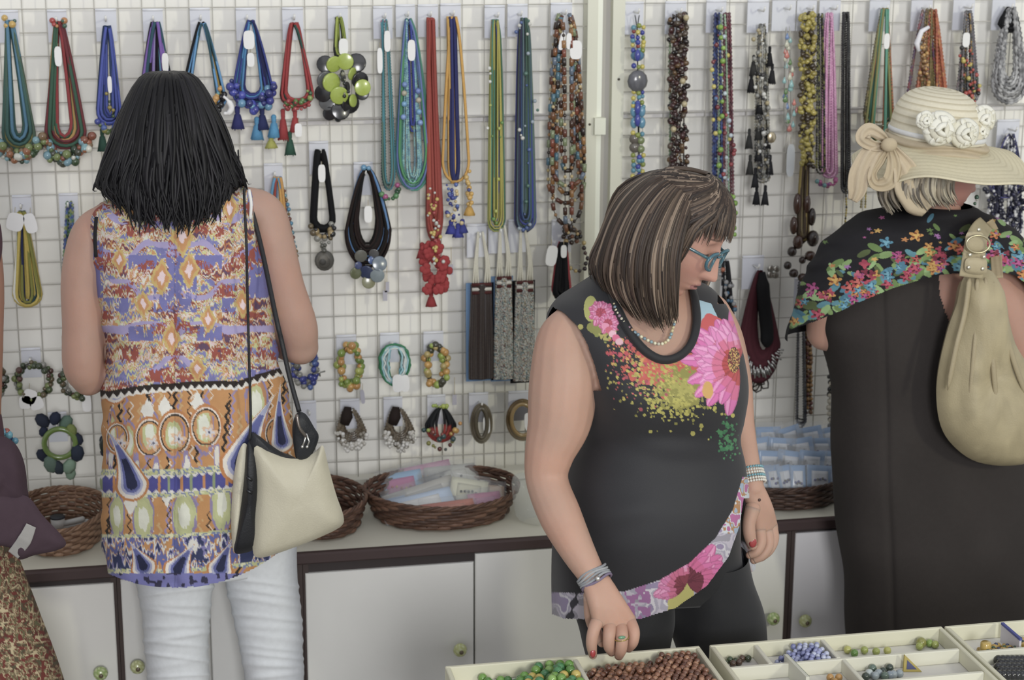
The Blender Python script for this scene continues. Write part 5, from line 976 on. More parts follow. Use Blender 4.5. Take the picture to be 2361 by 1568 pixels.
# hair
D = lambda g, o=-.0: [(x, y, Y2+Yo+o) for x, y, Yo in g]
G2 = [[(1575, 412, .02), (1625, 450, .06), (1648, 540, .07), (1640, 630, .07), (1615, 700, .06), (1600, 730, .05)],
      [(1560, 404, .02), (1520, 402, .07), (1450, 440, .12), (1425, 540, .13), (1420, 640, .12), (1440, 700, .10)],
      [(1550, 402, .0), (1500, 404, .04), (1432, 452, .07), (1392, 545, .07), (1372, 620, .06), (1400, 690, .04)],
      [(1552, 402, -.03), (1495, 408, -.01), (1428, 462, .01), (1388, 550, .0), (1368, 612, -.01), (1408, 705, -.02)],
      [(1556, 403, -.05), (1498, 418, -.06), (1440, 480, -.06), (1402, 570, -.07), (1395, 645, -.07), (1450, 728, -.07)],
      [(1566, 407, -.06), (1516, 438, -.095), (1468, 505, -.115), (1440, 590, -.125), (1444, 670, -.120), (1492, 752, -.11)],
      [(1580, 414, -.07), (1542, 450, -.115), (1504, 520, -.14), (1484, 600, -.15), (1490, 690, -.145), (1528, 772, -.13)],
      [(1598, 425, -.075), (1572, 460, -.12), (1545, 530, -.150), (1530, 600, -.158), (1532, 690, -.150), (1545, 762, -.135)],
      [(1616, 438, -.075), (1598, 470, -.115), (1578, 530, -.143), (1564, 600, -.150), (1560, 670, -.145), (1558, 742, -.130)]]
BR = ['#43342b', '#4c3b30', '#352a25', '#5a4738', '#6a5644', '#8a745e', '#44362a']
hair([D(g) for g in G2], w2, 1100, .0024, BR, jit=.0022, seed=4, endj=.10, under='#42342a')
def hs(A, E, k): A = math.radians(A); E = math.radians(E); return H2c+.95*k*np.array([.073*math.sin(A)*math.sin(E), .088*math.cos(A)*math.sin(E)*(1.0 if math.cos(A) > 0 else 1.12), .112*math.cos(E)]) @ H2
cap = MB(); cv = []; nA, nE = 72, 22
for i in range(nE):
    for k in range(nA): A = -180+360*k/nA; lim = 62 if abs(A) < 60 else 62+min(40, (abs(A)-60)*1.2); cv.append(hs(A, 2+lim*i/(nE-1), 1.045))
cap.add(cv, [(i*nA+k, i*nA+(k+1) % nA, (i+1)*nA+(k+1) % nA, (i+1)*nA+k) for i in range(nE-1) for k in range(nA)]+[tuple(range(nA))], '#42342a'); cap.build('hair_cap', HAIR, w2)
fr = MB(); rg_h = np.random.RandomState(8)
for k in range(420):
    A0 = rg_h.uniform(-28, 10); A1 = rg_h.uniform(-112, 100); E1 = (69+rg_h.uniform(-5, 5) if -62 < A1 < 60 else 92+rg_h.uniform(-6, 14)); t = np.linspace(0, 1, 14)
    P = np.array([hs(A0+(A1-A0)*min(1, q*1.5)**.8, 10+(E1-10)*q, 1.07+.055*math.sin(q*2.6)+rg_h.uniform(-.004, .004)) for q in t]); c = C(BR[rg_h.randint(5)])*(.85+.3*rg_h.rand())
    fr.tube(P, .0026*(.6+.8*rg_h.rand())*np.minimum(1, (1-t)*2.2+.10), c, 5, flat=1.5, cap=False)
for k in range(420):
    A1 = rg_h.uniform(40, 320); A1 = A1 if A1 < 180 else A1-360; A0 = A1*.35-15; t = np.linspace(0, 1, 12); E1 = rg_h.uniform(62, 82)
    P = np.array([hs(A0+(A1-A0)*min(1, q*1.6), 3+(E1-3)*q, 1.085+.03*math.sin(q*2.6)+rg_h.uniform(-.004, .004)) for q in t]); c = C(BR[rg_h.choice([0, 1, 2, 6, 3, 5])])*(.8+.3*rg_h.rand())
    fr.tube(P, .0030*(.6+.8*rg_h.rand())*np.minimum(1, (1-t)*2.2+.10), c, 5, flat=1.5, cap=False)
fr.build('fringe', HAIR, w2)
# glasses, necklace, ring, bracelets
gl = thing('glasses', 'teal-framed glasses on the face of the woman with the brown bob', 'glasses', H2c+.09*H2[1])
hl = lambda x, y, z: H2c+np.array([x, y, z])*.95 @ H2
for s in (-1, 1):
    O = [hl(s*.033+.0235*math.cos(a), .090-.006*abs(math.cos(a)), -.002+.0165*math.sin(a)) for a in np.linspace(0, 6.28, 29)[:-1]]
    MB().tube(O, .0030, '#2a6a7c', 8, closed=True).build('frame', BEAD, gl)
    m = MB(); c0 = hl(s*.033, .087, -.002); m.add([c0]+O, [(0, 1+k, 1+(k+1) % 28) for k in range(28)], '#b8d4d8'); m.build('lens', PLASTIC, gl)
    MB().tube(spline([hl(s*.056, .084, .004), hl(s*.070, .05, .006), hl(s*.079, .0, .006), hl(s*.078, -.02, -.006)], 14), .0026, '#24606e', 8, flat=.5).build('temple', BEAD, gl)
MB().tube(spline([hl(-.010, .088, .004), hl(0, .092, .007), hl(.010, .088, .004)], 8), .0022, '#2a6a7c', 8).build('bridge', BEAD, gl)
nk = thing('necklace', 'short multicolour bead necklace worn above the black neckline', 'necklace', onfront(1500, 770))
npx = resample(np.array([onfront(x, y)+np.array([0, -.004, 0]) for x, y in spline([(1408, 668), (1420, 715), (1448, 752), (1482, 778), (1518, 792), (1540, 782), (1550, 755), (1554, 740)], 60)]), .0062); MB().tube(npx, .0008, '#8a8a80', 4).build('thread', CORD, nk)
for q in npx: bead(nk, q, .0031, rnd.choice(['#6a8a9a', '#8a6a80', '#c8b880', '#d0c8a0', '#7a9aa0', '#a87a50', '#8a5a70', '#b8b098']))
rg_ = thing('ring', 'thin gold ring with a green stone on the hand over the beads', 'ring', PX(1432, 1472, YH-.04))
MB().tube([PX(1433, 1471, YH-.040)+np.array([.0118*math.cos(a), .0118*math.sin(a), .002*math.cos(a)]) for a in np.linspace(0, 6.28, 19)[:-1]], .0014, '#b0983c', 6, closed=True).build('band', METAL, rg_)
MB().ball(PX(1434, 1470, YH-.0525), .004, '#5f9a70', (1.7, .6, .7)).build('stone', BEAD, rg_)
def wristring(label, c, ax, r, n, col, tr, m, kind=None, sp_=.0058, cat='bracelet', squash=.85):
    t = thing('bracelet', label, cat, c); ax = np.array(ax)/np.linalg.norm(ax); u = np.cross(ax, [0, 1, 0]); u /= np.linalg.norm(u); v = np.cross(ax, u)
    for k in range(n):
        Q = [c+ax*(k-(n-1)/2)*sp_+r*(u*math.cos(a)+v*squash*math.sin(a)) for a in np.linspace(0, 2*math.pi, 31)[:-1]]
        if kind: MB().tube(Q, .0006, '#888880', 4, closed=True).build('elastic', CORD, t); [bead(t, q, tr, col[k % len(col)], m=m) for q in Q]
        else: MB().tube([q+ax*.0015*math.sin(3*i*.21+k) for i, q in enumerate(Q)], tr, col[k % len(col)], 6, closed=True).build('band', m, t)
    return t
wristring('silver and turquoise bead bracelets stacked on the hanging left wrist', PX(1731, 1098, Y2-.008), PX(1722, 1060, Y2+.01)-PX(1737, 1125, Y2-.02), .0245, 6, ['#c8c4b8', '#c8c4b8', '#5a9aa8', '#c8c4b8', '#c0bcb0', '#5a9aa8'], .0026, BEAD, 'b', .0052)
wristring('grey cord wrap bracelets with a silver knot on the wrist over the tray', PX(1370, 1332, Y2-.198), PX(1332, 1270, Y2-.17)-PX(1370, 1335, Y2-.20), .0275, 5, ['#7a6a88', '#8f9298', '#8a8d92', '#989a9c', '#8a8d92'], .0024, CORD, None, .0046)
bead(COL and thing('charm', 'small silver knot charm on the grey cord bracelet', 'charm', PX(1378, 1334, Y2-.229)), PX(1378, 1334, Y2-.229), .0045, '#c8c8c4', m=METAL, name='silver_knot')
# ------------------------------------------------------------------ woman in the straw hat
Y3 = -.57
w3 = thing('person', 'woman seen from behind in a long dark brown dress and flowered black shawl', 'person', (PX(2130, 1300, Y3)[0], Y3, 0))
T3 = [(520, 2080, 520, 2240, .06, Y3), (560, 1990, 560, 2310, .085, Y3), (600, 1930, 600, 2345, .10, Y3), (660, 1902, 660, 2350, .112, Y3), (740, 1888, 740, 2340, .118, Y3), (800, 1905, 800, 2334, .122, Y3), (900, 1928, 900, 2336, .124, Y3), (1050, 1928, 1050, 2344, .130, Y3), (1200, 1940, 1200, 2350, .134, Y3), (1330, 1962, 1330, 2350, .13, Y3), (1460, 1966, 1460, 2348, .125, Y3), (1700, 1985, 1700, 2330, .12, Y3), (1900, 2000, 1900, 2310, .12, Y3)]
def disp4(px, py, th): return .003*np.sin(px/33+py/260)*SM((py-850)/300)+.004*(vnoise(px/70, py/110, 14)-.5)-.004*np.exp(-((px-2035-.03*(py-700))/9.)**2)+.008*np.exp(-((py-1120)/120.)**2)*(np.exp(-((px-2050)/80.)**2)+np.exp(-((px-2240)/80.)**2))
P = loft(T3, 420, 360, 60, 2.4, disp=disp4, off=.004); px, py = proj(P); fs = np.zeros(px.shape, bool); fs[:, :360] = True
arm3 = (px > np.interp(py, [500, 620, 680, 740, 800], [2120, 2166, 2168, 2190, 2230])) & (py < 800) & fs
nd = vnoise(px/60, py/90, 15)[..., None]; grid_mesh('dress', P, C('#3a3432')*(.92+.16*nd), CLOTH, w3, keep=~arm3)
b = MB(); add_loft(b, loft(T3[:9], 60, 50, 40, 2.4, off=-.004), '#b08a78')
H3 = frame(8, 8, 0); H3c = PX(2158, 388, Y3-.01)
limb(b, [PX(2150, 540, Y3), PX(2152, 480, Y3), H3c-.02*H3[2]], [.07, .056, .055])
limb(b, L3((1985, 590, Y3), (1935, 650, Y3), (1910, 715, Y3), (1902, 765, Y3+.01)), [.045, .046, .043, .040]); limb(b, L3((1902, 768, Y3+.01), (1945, 740, Y3+.12), (2010, 690, Y3+.24), (2060, 650, Y3+.32)), [.038, .036, .028, .022])
limb(b, L3((2262, 640, Y3-.02), (2290, 700, Y3-.03), (2330, 800, Y3-.03), (2368, 900, Y3-.03), (2392, 960, Y3-.02)), [.072, .074, .064, .054, .046]); limb(b, L3((2392, 962, Y3-.02), (2440, 900, Y3+.08), (2450, 800, Y3+.2), (2440, 760, Y3+.28)), [.044, .040, .030, .022])
hand(b, PX(2064, 645, Y3+.33), (.1, .5, .8), (0, -1, .3)); hand(b, PX(2440, 758, Y3+.29), (-.1, .5, .8), (0, -1, .3), side=-1)
for hx_ in (2060, 2240):
    h = PX(hx_, 1330, Y3); k_ = h.copy(); k_[2] = .45; a_ = k_.copy(); a_[2] = .075; a_[1] -= .05; leg(b, h, k_, a_, r=(.07, .05, .045, .03)); m = MB(); limb(m, [a_-[0, .04, .045], a_+[0, .04, -.042], a_+[0, .12, -.05], a_+[0, .16, -.055]], [.036, .042, .040, .026], '#3a3430', 12, 6)
    for q in m.V: q[:, 2] = np.maximum(q[:, 2], .002)
    m.build('shoe', LEATHER, w3)
ears(b, H3, H3c, '#b88c7c')
make_body(b, w3, .0055, skincol('#b88872', seed=8), [head_grid(H3, H3c, 1.0, skin='#b87868', lips='#9a5a54')])
BL = ['#b0a288', '#a0927a', '#c0b498', '#8a8070', '#98907c', '#6a6258']
E3 = lambda g: [(x, y, Y3+Yo) for x, y, Yo in g]
G4 = [[(2110, 345, .06), (2090, 375, .085), (2082, 410, .09), (2080, 445, .09), (2095, 485, .07)], [(2100, 342, .02), (2070, 372, .04), (2050, 405, .04), (2042, 440, .03), (2062, 488, .0)], [(2100, 345, -.03), (2070, 375, -.05), (2045, 410, -.06), (2034, 450, -.06), (2060, 492, -.07)],
      [(2120, 352, -.06), (2100, 380, -.09), (2086, 410, -.105), (2082, 448, -.11), (2108, 488, -.10)], [(2150, 356, -.07), (2148, 380, -.10), (2142, 410, -.115), (2142, 446, -.115), (2168, 482, -.10)], [(2182, 358, -.065), (2180, 380, -.095), (2174, 410, -.105), (2174, 445, -.10), (2196, 480, -.085)], [(2196, 358, -.06), (2200, 380, -.088), (2196, 400, -.094), (2190, 430, -.092), (2196, 462, -.085)]]
hair([E3(g) for g in G4], w3, 300, .0034, BL, jit=.003, seed=9, endj=.12, under='#9a8e76')
# shawl
TS = [(470, 2095, 470, 2225, .062, Y3), (486, 2050, 488, 2262, .085, Y3), (505, 1990, 512, 2310, .105, Y3), (540, 1940, 548, 2352, .120, Y3), (585, 1898, 592, 2392, .128, Y3), (640, 1868, 645, 2420, .134, Y3), (700, 1846, 705, 2440, .138, Y3), (790, 1822, 800, 2450, .140, Y3)]
edge3 = lambda x: np.interp(x, [1820, 1832, 1880, 1930, 2000, 2060, 2110, 2170, 2240, 2290, 2340, 2400, 2460], [752, 758, 742, 722, 690, 665, 650, 634, 628, 622, 636, 680, 720])
def paint_shawl(px, py):
    K = np.zeros(px.shape+(3,))+C('#26252a'); rg = random.Random(17); e = edge3(px)-py
    def fl(K, x, y, r, c, n, sq=1.):
        a = np.arctan2((py-y)/sq, px-x); d = np.sqrt((px-x)**2+((py-y)/sq)**2); return mix(K, d < r*(.78+.28*np.cos(n*a+x)), c)
    for k in range(250):
        x = rg.uniform(1830, 2440); q = abs(rg.gauss(0, 1))*46; y = float(edge3(x))-q-3; L = rg.uniform(8, 19); ang = rg.uniform(-1, 1); u = (px-x)*math.cos(ang)+(py-y)*math.sin(ang); v = -(px-x)*math.sin(ang)+(py-y)*math.cos(ang)
        K = mix(K, (u/L)**2+(v/(L*.42))**2 < 1, rg.choice(['#7fa05a', '#6a8a44', '#8ab06a', '#4a8a9a', '#5a6a3a', '#3a7a94', '#7a9a50']))
    for k in range(85):
        x = rg.uniform(1830, 2440); q = abs(rg.gauss(0, 1))*38; y = float(edge3(x))-q-8; r = rg.uniform(9, 18)
        c = rg.choice([('#a82a4a', '#c03a5a', '#5a1a2a'), ('#c88a24', '#d0a030', '#8a3a1c'), ('#a82a78', '#b83a8a', '#4a1a3a'), ('#b83a3a', '#c85a50', '#3a1a1c'), ('#3f88a4', '#5aa0b8', '#24506a'), ('#c86a24', '#d0902c', '#6a2a1c')]); K = fl(K, x, y, r, c[0], 5, .8); K = fl(K, x+1, y, r*.62, c[2], 4, .8); K = fl(K, x+1, y, r*.5, c[1], 3, .8)
    for cx_, cy_, R_ in ((1995, 628, 28), (2170, 590, 25), (1905, 680, 20), (2300, 590, 24), (2080, 600, 16)):
        for j in range(14): a = rg.random()*6.28; d = R_*rg.random()**.6; K = fl(K, cx_+d*math.cos(a), cy_+d*math.sin(a)*.8, R_*.34, ['#a82a4a', '#b8324e', '#2a1a20', '#8a2440', '#c0506a'][j % 5], 3, .8)
    for k in range(26):
        x = rg.uniform(1900, 2400); y = rg.uniform(490, float(edge3(x))-70); K = fl(K, x, y, rg.uniform(4, 10), rg.choice(['#c89a30', '#9a5aa0', '#c07a2c', '#6a8a44', '#b0408a']), 5, .6)
    return K
P = loft(TS, 300, 420, 80, 2.3, disp=lambda px, py, th: .0028*np.sin(py/7+px/55+2*np.sin(px/60))*SM((px-1850)/50)+.005*(vnoise(px/35, py/18, 24)-.5), off=.004); px, py = proj(P); fs = np.zeros(px.shape, bool); fs[:, :420] = True
grid_mesh('shawl', P, paint_shawl(px, py), CLOTH, w3, keep=((py < edge3(px)) | ~fs))
for x in range(2180, 2241, 12): pass
# earring
er = thing('earring', 'long green and copper bead earring of the woman in the straw hat', 'earring', PX(2248, 470, Y3-.02)); cluster(er, [(2252, 455), (2248, 475), (2246, 492), (2243, 505)], .0045, ['#3a6a4a', '#b07a40', '#a8a8a0', '#2a5a4a'], 9, Y=Y3-.03, spread=3, seed=81)
# hat
hat = thing('sun_hat', 'cream straw sun hat with white fabric roses and a beige bow', 'hat', PX(2160, 340, Y3))
HC = PX(2158, 330, Y3-.005); hu = np.array([.02, -.05, 1.]); hu /= np.linalg.norm(hu); hr = np.array([1, 0, -.10]); hr /= np.linalg.norm(hr); hf = np.cross(hu, hr)
def hatp(a, r, z): return HC+hr*r*math.cos(a)*1.0+hf*r*math.sin(a)*1.02+hu*z
prof = [(.004, .110), (.03, .1085), (.055, .101), (.075, .086), (.088, .064), (.094, .038), (.097, .012), (.100, -.004), (.112, -.012), (.130, -.020), (.150, -.030), (.168, -.040), (.182, -.048)]
pr = spline(prof, 88); nu = 140; V = np.zeros((88, nu, 3))
for k in range(nu):
    a = 2*math.pi*k/nu
    for i, (r, z) in enumerate(pr):
        o = max(0., (r-.100)/.082); rz = z+.0008*math.cos(i*math.pi); wv = o*(.014*math.sin(3*a+.6)+.008*math.sin(5*a)); sc_ = 1+.10*o*math.cos(a)
        dn = -.024*o*max(0, -math.cos(a))+.012*o*max(0, math.cos(a)); V[i, k] = hatp(a, r*sc_*(.98 if o == 0 else 1), rz+wv+dn)
st = (np.arange(88) % 4 < 1)[:, None, None]; K = np.zeros((88, nu, 3))+C('#d6cdb0'); K = np.where(st, C('#b8ab86'), K); K = np.where((pr[:, 1] < -.006)[:, None, None], np.where(st, C('#c2b68e'), C('#cfc49e')), K)
grid_mesh('straw_body', V, K, STRAW, hat, solid=.0025)
def ribbon(par, pts, wpx, c, name, Yo, th=.0015, tw=0., fold=0., sd=0):
    S_ = spline(np.array(pts, float), 34); Wd = np.interp(np.linspace(0, 1, 34), np.linspace(0, 1, len(wpx)), wpx); T = np.gradient(S_, axis=0); T /= np.linalg.norm(T, axis=1, keepdims=True); N = np.stack([-T[:, 1], T[:, 0]], 1)
    Yv = np.interp(np.linspace(0, 1, 34), np.linspace(0, 1, len(Yo)), Yo); P = np.zeros((34, 11, 3))
    for j in range(11):
        s = j/10-.5
        for i in range(34): x, y = S_[i]+N[i]*Wd[i]*s; P[i, j] = PX(x, y, Yv[i]+fold*math.sin(j*1.3+i*.15+sd)+tw*s)
    return grid_mesh(name, P, np.zeros(P.shape)+C(c), CLOTH, par, closed_u=False, solid=.0015)
MB().tube([hatp(a, .0985, .022) for a in np.linspace(0, 6.28, 61)[:-1]], .0055, '#cfd0cf', 6, closed=True, flat=.25, upv=None).build('white_band', CLOTH, hat)
g = np.zeros((10, 60, 3))
for i in range(10):
    for k in range(60): a = 2*math.pi*k/60; g[i, k] = hatp(a, .1005+.0045*math.sin(i*.9+2*math.sin(a*3))+.006*i/9, .012-.0225*i/9)
grid_mesh('ribbon_band', g, np.zeros(g.shape)+C('#b8a684'), CLOTH, hat, solid=.001)
yk = Y3-.085
ribbon(hat, [(2052, 332), (2030, 312), (2005, 300), (1990, 318), (2012, 335), (2050, 340)], [10, 26, 34, 34, 24, 12], '#bba888', 'bow_loop', [yk, yk-.02, yk-.025, yk-.03, yk-.02, yk-.01], fold=.003)
ribbon(hat, [(2050, 335), (2010, 355), (1985, 400), (1975, 440), (1964, 462)], [14, 46, 52, 42, 22], '#bba888', 'bow_tail', [yk-.01, yk-.02, yk-.02, yk-.015, yk-.01], fold=.004, sd=1)
ribbon(hat, [(2052, 335), (2062, 380), (2050, 420), (2020, 425), (2012, 400), (2030, 370), (2050, 340)], [14, 34, 36, 26, 20, 22, 12], '#b5a27e', 'bow_loop', [yk-.02, yk-.03, yk-.035, yk-.025, yk-.02, yk-.02, yk-.02], fold=.003, sd=2)
ribbon(hat, [(2055, 335), (2085, 385), (2098, 430), (2120, 465), (2140, 485)], [16, 52, 74, 76, 40], '#bca987', 'bow_tail', [yk-.015, yk-.03, yk-.035, yk-.03, yk-.02], fold=.004, sd=3)
m = MB(); m.ball(PX(2050, 334, yk-.03), .016, '#b5a27e', (1.1, .7, .9), 10, 8); m.build('bow_knot', CLOTH, hat)
rg = random.Random(12)
for fx, fy, R_ in ((2168, 297, .036), (2226, 308, .031), (2268, 275, .029), (2262, 302, .020), (2134, 278, .019)):
    f = MB().ball(PX(fx, fy, Y3-.125+.055*(fx > 2240)), R_*.22, '#d2cba0', (1, .8, 1)).build('rose', CLOTH, hat)
    ctr = PX(fx, fy, Y3-.125+.055*(fx > 2240))
    for lay, (nn, rr, pw_) in enumerate(((3, .30, .46), (4, .60, .62), (5, .90, .66))):
        for q in range(nn):
            a = 2*math.pi*q/nn+lay*.6+rg.uniform(-.2, .2); pc = np.array([math.cos(a), 0, math.sin(a)]); n7 = 7; V = []
            for i in range(n7):
                for j in range(n7):
                    u, v = i/(n7-1), j/(n7-1)-.5; wd = R_*pw_*2.5*math.sin(max(.18, u)*math.pi*.62)*1.0; tdir = np.array([-math.sin(a), 0, math.cos(a)])
                    V.append(ctr+pc*(R_*rr*(.25+.75*u)+.003*math.cos(v*5)*u)+tdir*v*wd*(1-.25*u*abs(v)*2)+np.array([0, -R_*(.55*(1-rr)+.5*u*(1-u)-.25*u*rr+.2*v*v)+.0008*math.sin(v*6+u*4+q), 0]))
            o = grid_mesh('petal', np.array(V).reshape(n7, n7, 3), np.zeros((n7, n7, 3))+C(rg.choice(['#d8d6c6', '#dcdacc', '#d4d0ba'])), CLOTH, None, closed_u=False, solid=.0007); o.parent = f
# gold hobo bag
YG = Y3-.185
hb = thing('handbag', 'large gold-beige hobo bag with a ring buckle hanging from the shoulder', 'bag', PX(2270, 900, YG))
pillow([(2222, 640), (2262, 618), (2300, 640), (2318, 720), (2340, 790), (2375, 850), (2410, 920), (2420, 1000), (2385, 1060), (2320, 1074), (2250, 1064), (2200, 1030), (2170, 985), (2159, 920), (2164, 850), (2185, 760), (2206, 700)], YG, .055, 72, 12, paint=lambda x, y: C('#a5966c')*(.84+.22*vnoise(x/16, y/30, 91)[..., None]+.10*vnoise(x/5, y/6, 92)[..., None]), wr=.022, seed=5, power=.55).build('pouch', LEATHER, hb)
for q, pts in enumerate((((2236, 640), (2225, 720), (2205, 800), (2185, 900)), ((2254, 640), (2252, 740), (2244, 840), (2236, 930)), ((2272, 640), (2284, 740), (2290, 840), (2300, 950)), ((2290, 650), (2312, 740), (2340, 840), (2370, 920)))):
    MB().tube(spline(L3(*[(x, y, YG-.030-.016*SM((y-640)/200)) for x, y in pts]), 20), [.002]+[.0058]*17+[.004, .001], '#a2926a', 8, flat=.6).build('gather_fold', LEATHER, hb)
ribbon(hb, [(2240, 640), (2246, 590), (2252, 550), (2262, 528), (2275, 514)], [56, 52, 50, 46, 40], '#a99a72', 'strap', [YG-.035, YG-.03, YG-.01, YG+.03, YG+.08], fold=.001)
ribbon(hb, [(2275, 514), (2290, 540), (2296, 580), (2300, 640)], [34, 30, 26, 26], '#a8946c', 'strap', [YG+.08, YG+.10, YG+.08, YG-.01], fold=.001)
pillow([(2224, 612), (2232, 595), (2270, 597), (2276, 612), (2270, 632), (2230, 628)], YG-.040, .006, 30, 5, '#ab9c74').build('buckle_tab', LEATHER, hb)
pillow([(2228, 540), (2250, 534), (2268, 542), (2266, 580), (2230, 578)], YG-.028, .005, 30, 5, '#ab9c74').build('buckle_tab', LEATHER, hb)
MB().tube([PX(2255+27*math.cos(a), 563+20*math.sin(a), YG-.042) for a in np.linspace(0, 6.28, 33)[:-1]], .0022, '#c0b48c', 8, closed=True).build('ring_buckle', METAL, hb)
for x, y in ((2237, 588), (2269, 593), (2234, 617), (2266, 620), (2257, 530)): MB().ball(PX(x, y, YG-.047), .0042, '#d0cab0', (1, .5, 1)).build('stud', METAL, hb)
# ------------------------------------------------------------------ person at the left edge
Y4 = -.86
w4 = thing('person', 'person cut by the left edge with a purple jacket at the waist and paisley skirt', 'person', (PX(-150, 1300, Y4)[0], Y4, 0))
T4 = [(430, -200, 430, -100, .05, Y4), (480, -290, 480, -20, .09, Y4), (560, -320, 560, 5, .11, Y4), (700, -310, 700, -10, .12, Y4), (880, -300, 880, -12, .12, Y4), (1000, -310, 1000, 8, .13, Y4), (1150, -330, 1150, 10, .14, Y4)]
P = loft(T4, 60, 50, 30, 2.3); m = MB(); add_loft(m, P, '#5a3a48'); m.build('blouse', CLOTH, w4)
TK = [(1120, -320, 1120, -8, .135, Y4), (1180, -335, 1180, 4, .14, Y4), (1290, -360, 1290, 42, .15, Y4), (1430, -390, 1430, 92, .165, Y4), (1568, -420, 1568, 138, .18, Y4), (1800, -440, 1800, 185, .20, Y4), (2100, -450, 2100, 215, .21, Y4)]
P = loft(TK, 300, 400, 60, 2.2, disp=lambda px, py, th: .012*np.sin(px/30-py/75)*SM((py-1200)/200)); px, py = proj(P)
n1 = vnoise(px/5, py/6, 201); n2 = vnoise(px/14, py/16, 202); K = qcol(n1*.6+n2*.4, [.30, .40, .47, .54, .60, .68], ['#5a5238', '#6a2f24', '#7a6a48', '#8a7a52', '#a8956a', '#7a3a2a', '#6a6840']); K = mix(K, (vnoise(px/9, py/9, 203) > .72), '#7a2f24'); K = mix(K, np.abs(n2-.5) < .03, '#b5a276')
grid_mesh('skirt', P, K, CLOTH, w4)
b = MB(); add_loft(b, loft(T4, 40, 30, 30, 2.3, off=-.006), '#9a6a50'); H4 = frame(80, 5); H4c = PX(-150, 330, Y4)
limb(b, [PX(-150, 470, Y4), PX(-150, 400, Y4), H4c], [.06, .052, .052]); limb(b, L3((-60, 520, Y4), (-45, 640, Y4), (-42, 780, Y4), (-42, 940, Y4)), [.04, .04, .037, .034]); limb(b, L3((-42, 940, Y4), (-40, 1000, Y4+.06), (-50, 1070, Y4+.12), (-70, 1120, Y4+.16)), [.034, .032, .026, .021])
limb(b, L3((-290, 520, Y4), (-320, 640, Y4), (-320, 780, Y4), (-310, 930, Y4)), [.04, .04, .037, .034]); limb(b, L3((-310, 930, Y4), (-290, 960, Y4+.1), (-250, 940, Y4+.2)), [.034, .03, .021]); hand(b, PX(-72, 1125, Y4+.17), (.1, .9, -.1), (0, 0, 1)); hand(b, PX(-250, 938, Y4+.21), (.1, .9, .1), (0, 0, 1), side=-1)
for hx_ in (-230, -90):
    h = PX(hx_, 1250, Y4); k_ = h.copy(); k_[2] = .45; a_ = k_.copy(); a_[2] = .075; leg(b, h, k_, a_, r=(.065, .05, .045, .03)); m = MB(); limb(m, [a_-[0, .04, .045], a_+[0, .04, -.042], a_+[0, .12, -.05], a_+[0, .16, -.055]], [.036, .042, .040, .026], '#3a3430', 12, 6)
    for q in m.V: q[:, 2] = np.maximum(q[:, 2], .002)
    m.build('shoe', LEATHER, w4)
make_body(b, w4, .007, skincol('#9a6a50', seed=9), [head_grid(H4, H4c, 1.0, na=70, ne=60, skin='#9a6a50')])
g4 = []
for a in (-115, -80, -40, 0, 40, 80, 115):
    s, c = math.sin(math.radians(a)), math.cos(math.radians(a)); g4.append([(-150+s*10, 180, Y4-.01*c), (-150+s*80, 215, Y4-.07*c), (-150+s*118, 310, Y4-.11*c), (-150+s*115, 400, Y4-.11*c), (-150+s*80, 450, Y4-.09*c)])
hair(g4, w4, 160, .0045, ['#1c1a1c', '#242022'], seed=5)
pillow([(-80, 1010), (-10, 1004), (30, 1018), (54, 1060), (63, 1120), (60, 1160), (0, 1200), (-80, 1190)], Y4-.15, .045, 44, 8, '#45303c', wr=.02, seed=3).build('jacket', CLOTH, w4)
pillow([(-60, 1130), (40, 1140), (70, 1150), (100, 1190), (140, 1232), (152, 1256), (128, 1270), (80, 1280), (44, 1290), (20, 1262), (-60, 1240)], Y4-.175, .022, 50, 8, '#4a3541', wr=.018, seed=6).build('jacket_sleeve', CLOTH, w4)
ribbon(w4, [(72, 1212), (56, 1246), (30, 1280)], [24, 32, 28], '#93908c', 'reflective_stripe', [Y4-.1985, Y4-.1995, Y4-.190])
t = thing('bracelet', 'turquoise and navy bead bracelet above the purple jacket at the left edge', 'bracelet', PX(10, 1010, Y4+.05)); cluster(t, [(8, 992), (14, 1010), (26, 1015), (28, 1030), (12, 1040)], .0068, ['#3a8aa8', '#2a3f78', '#4aa0b8', '#23305a', '#a84a38'], 18, Y=Y4+.10, spread=7, seed=83)
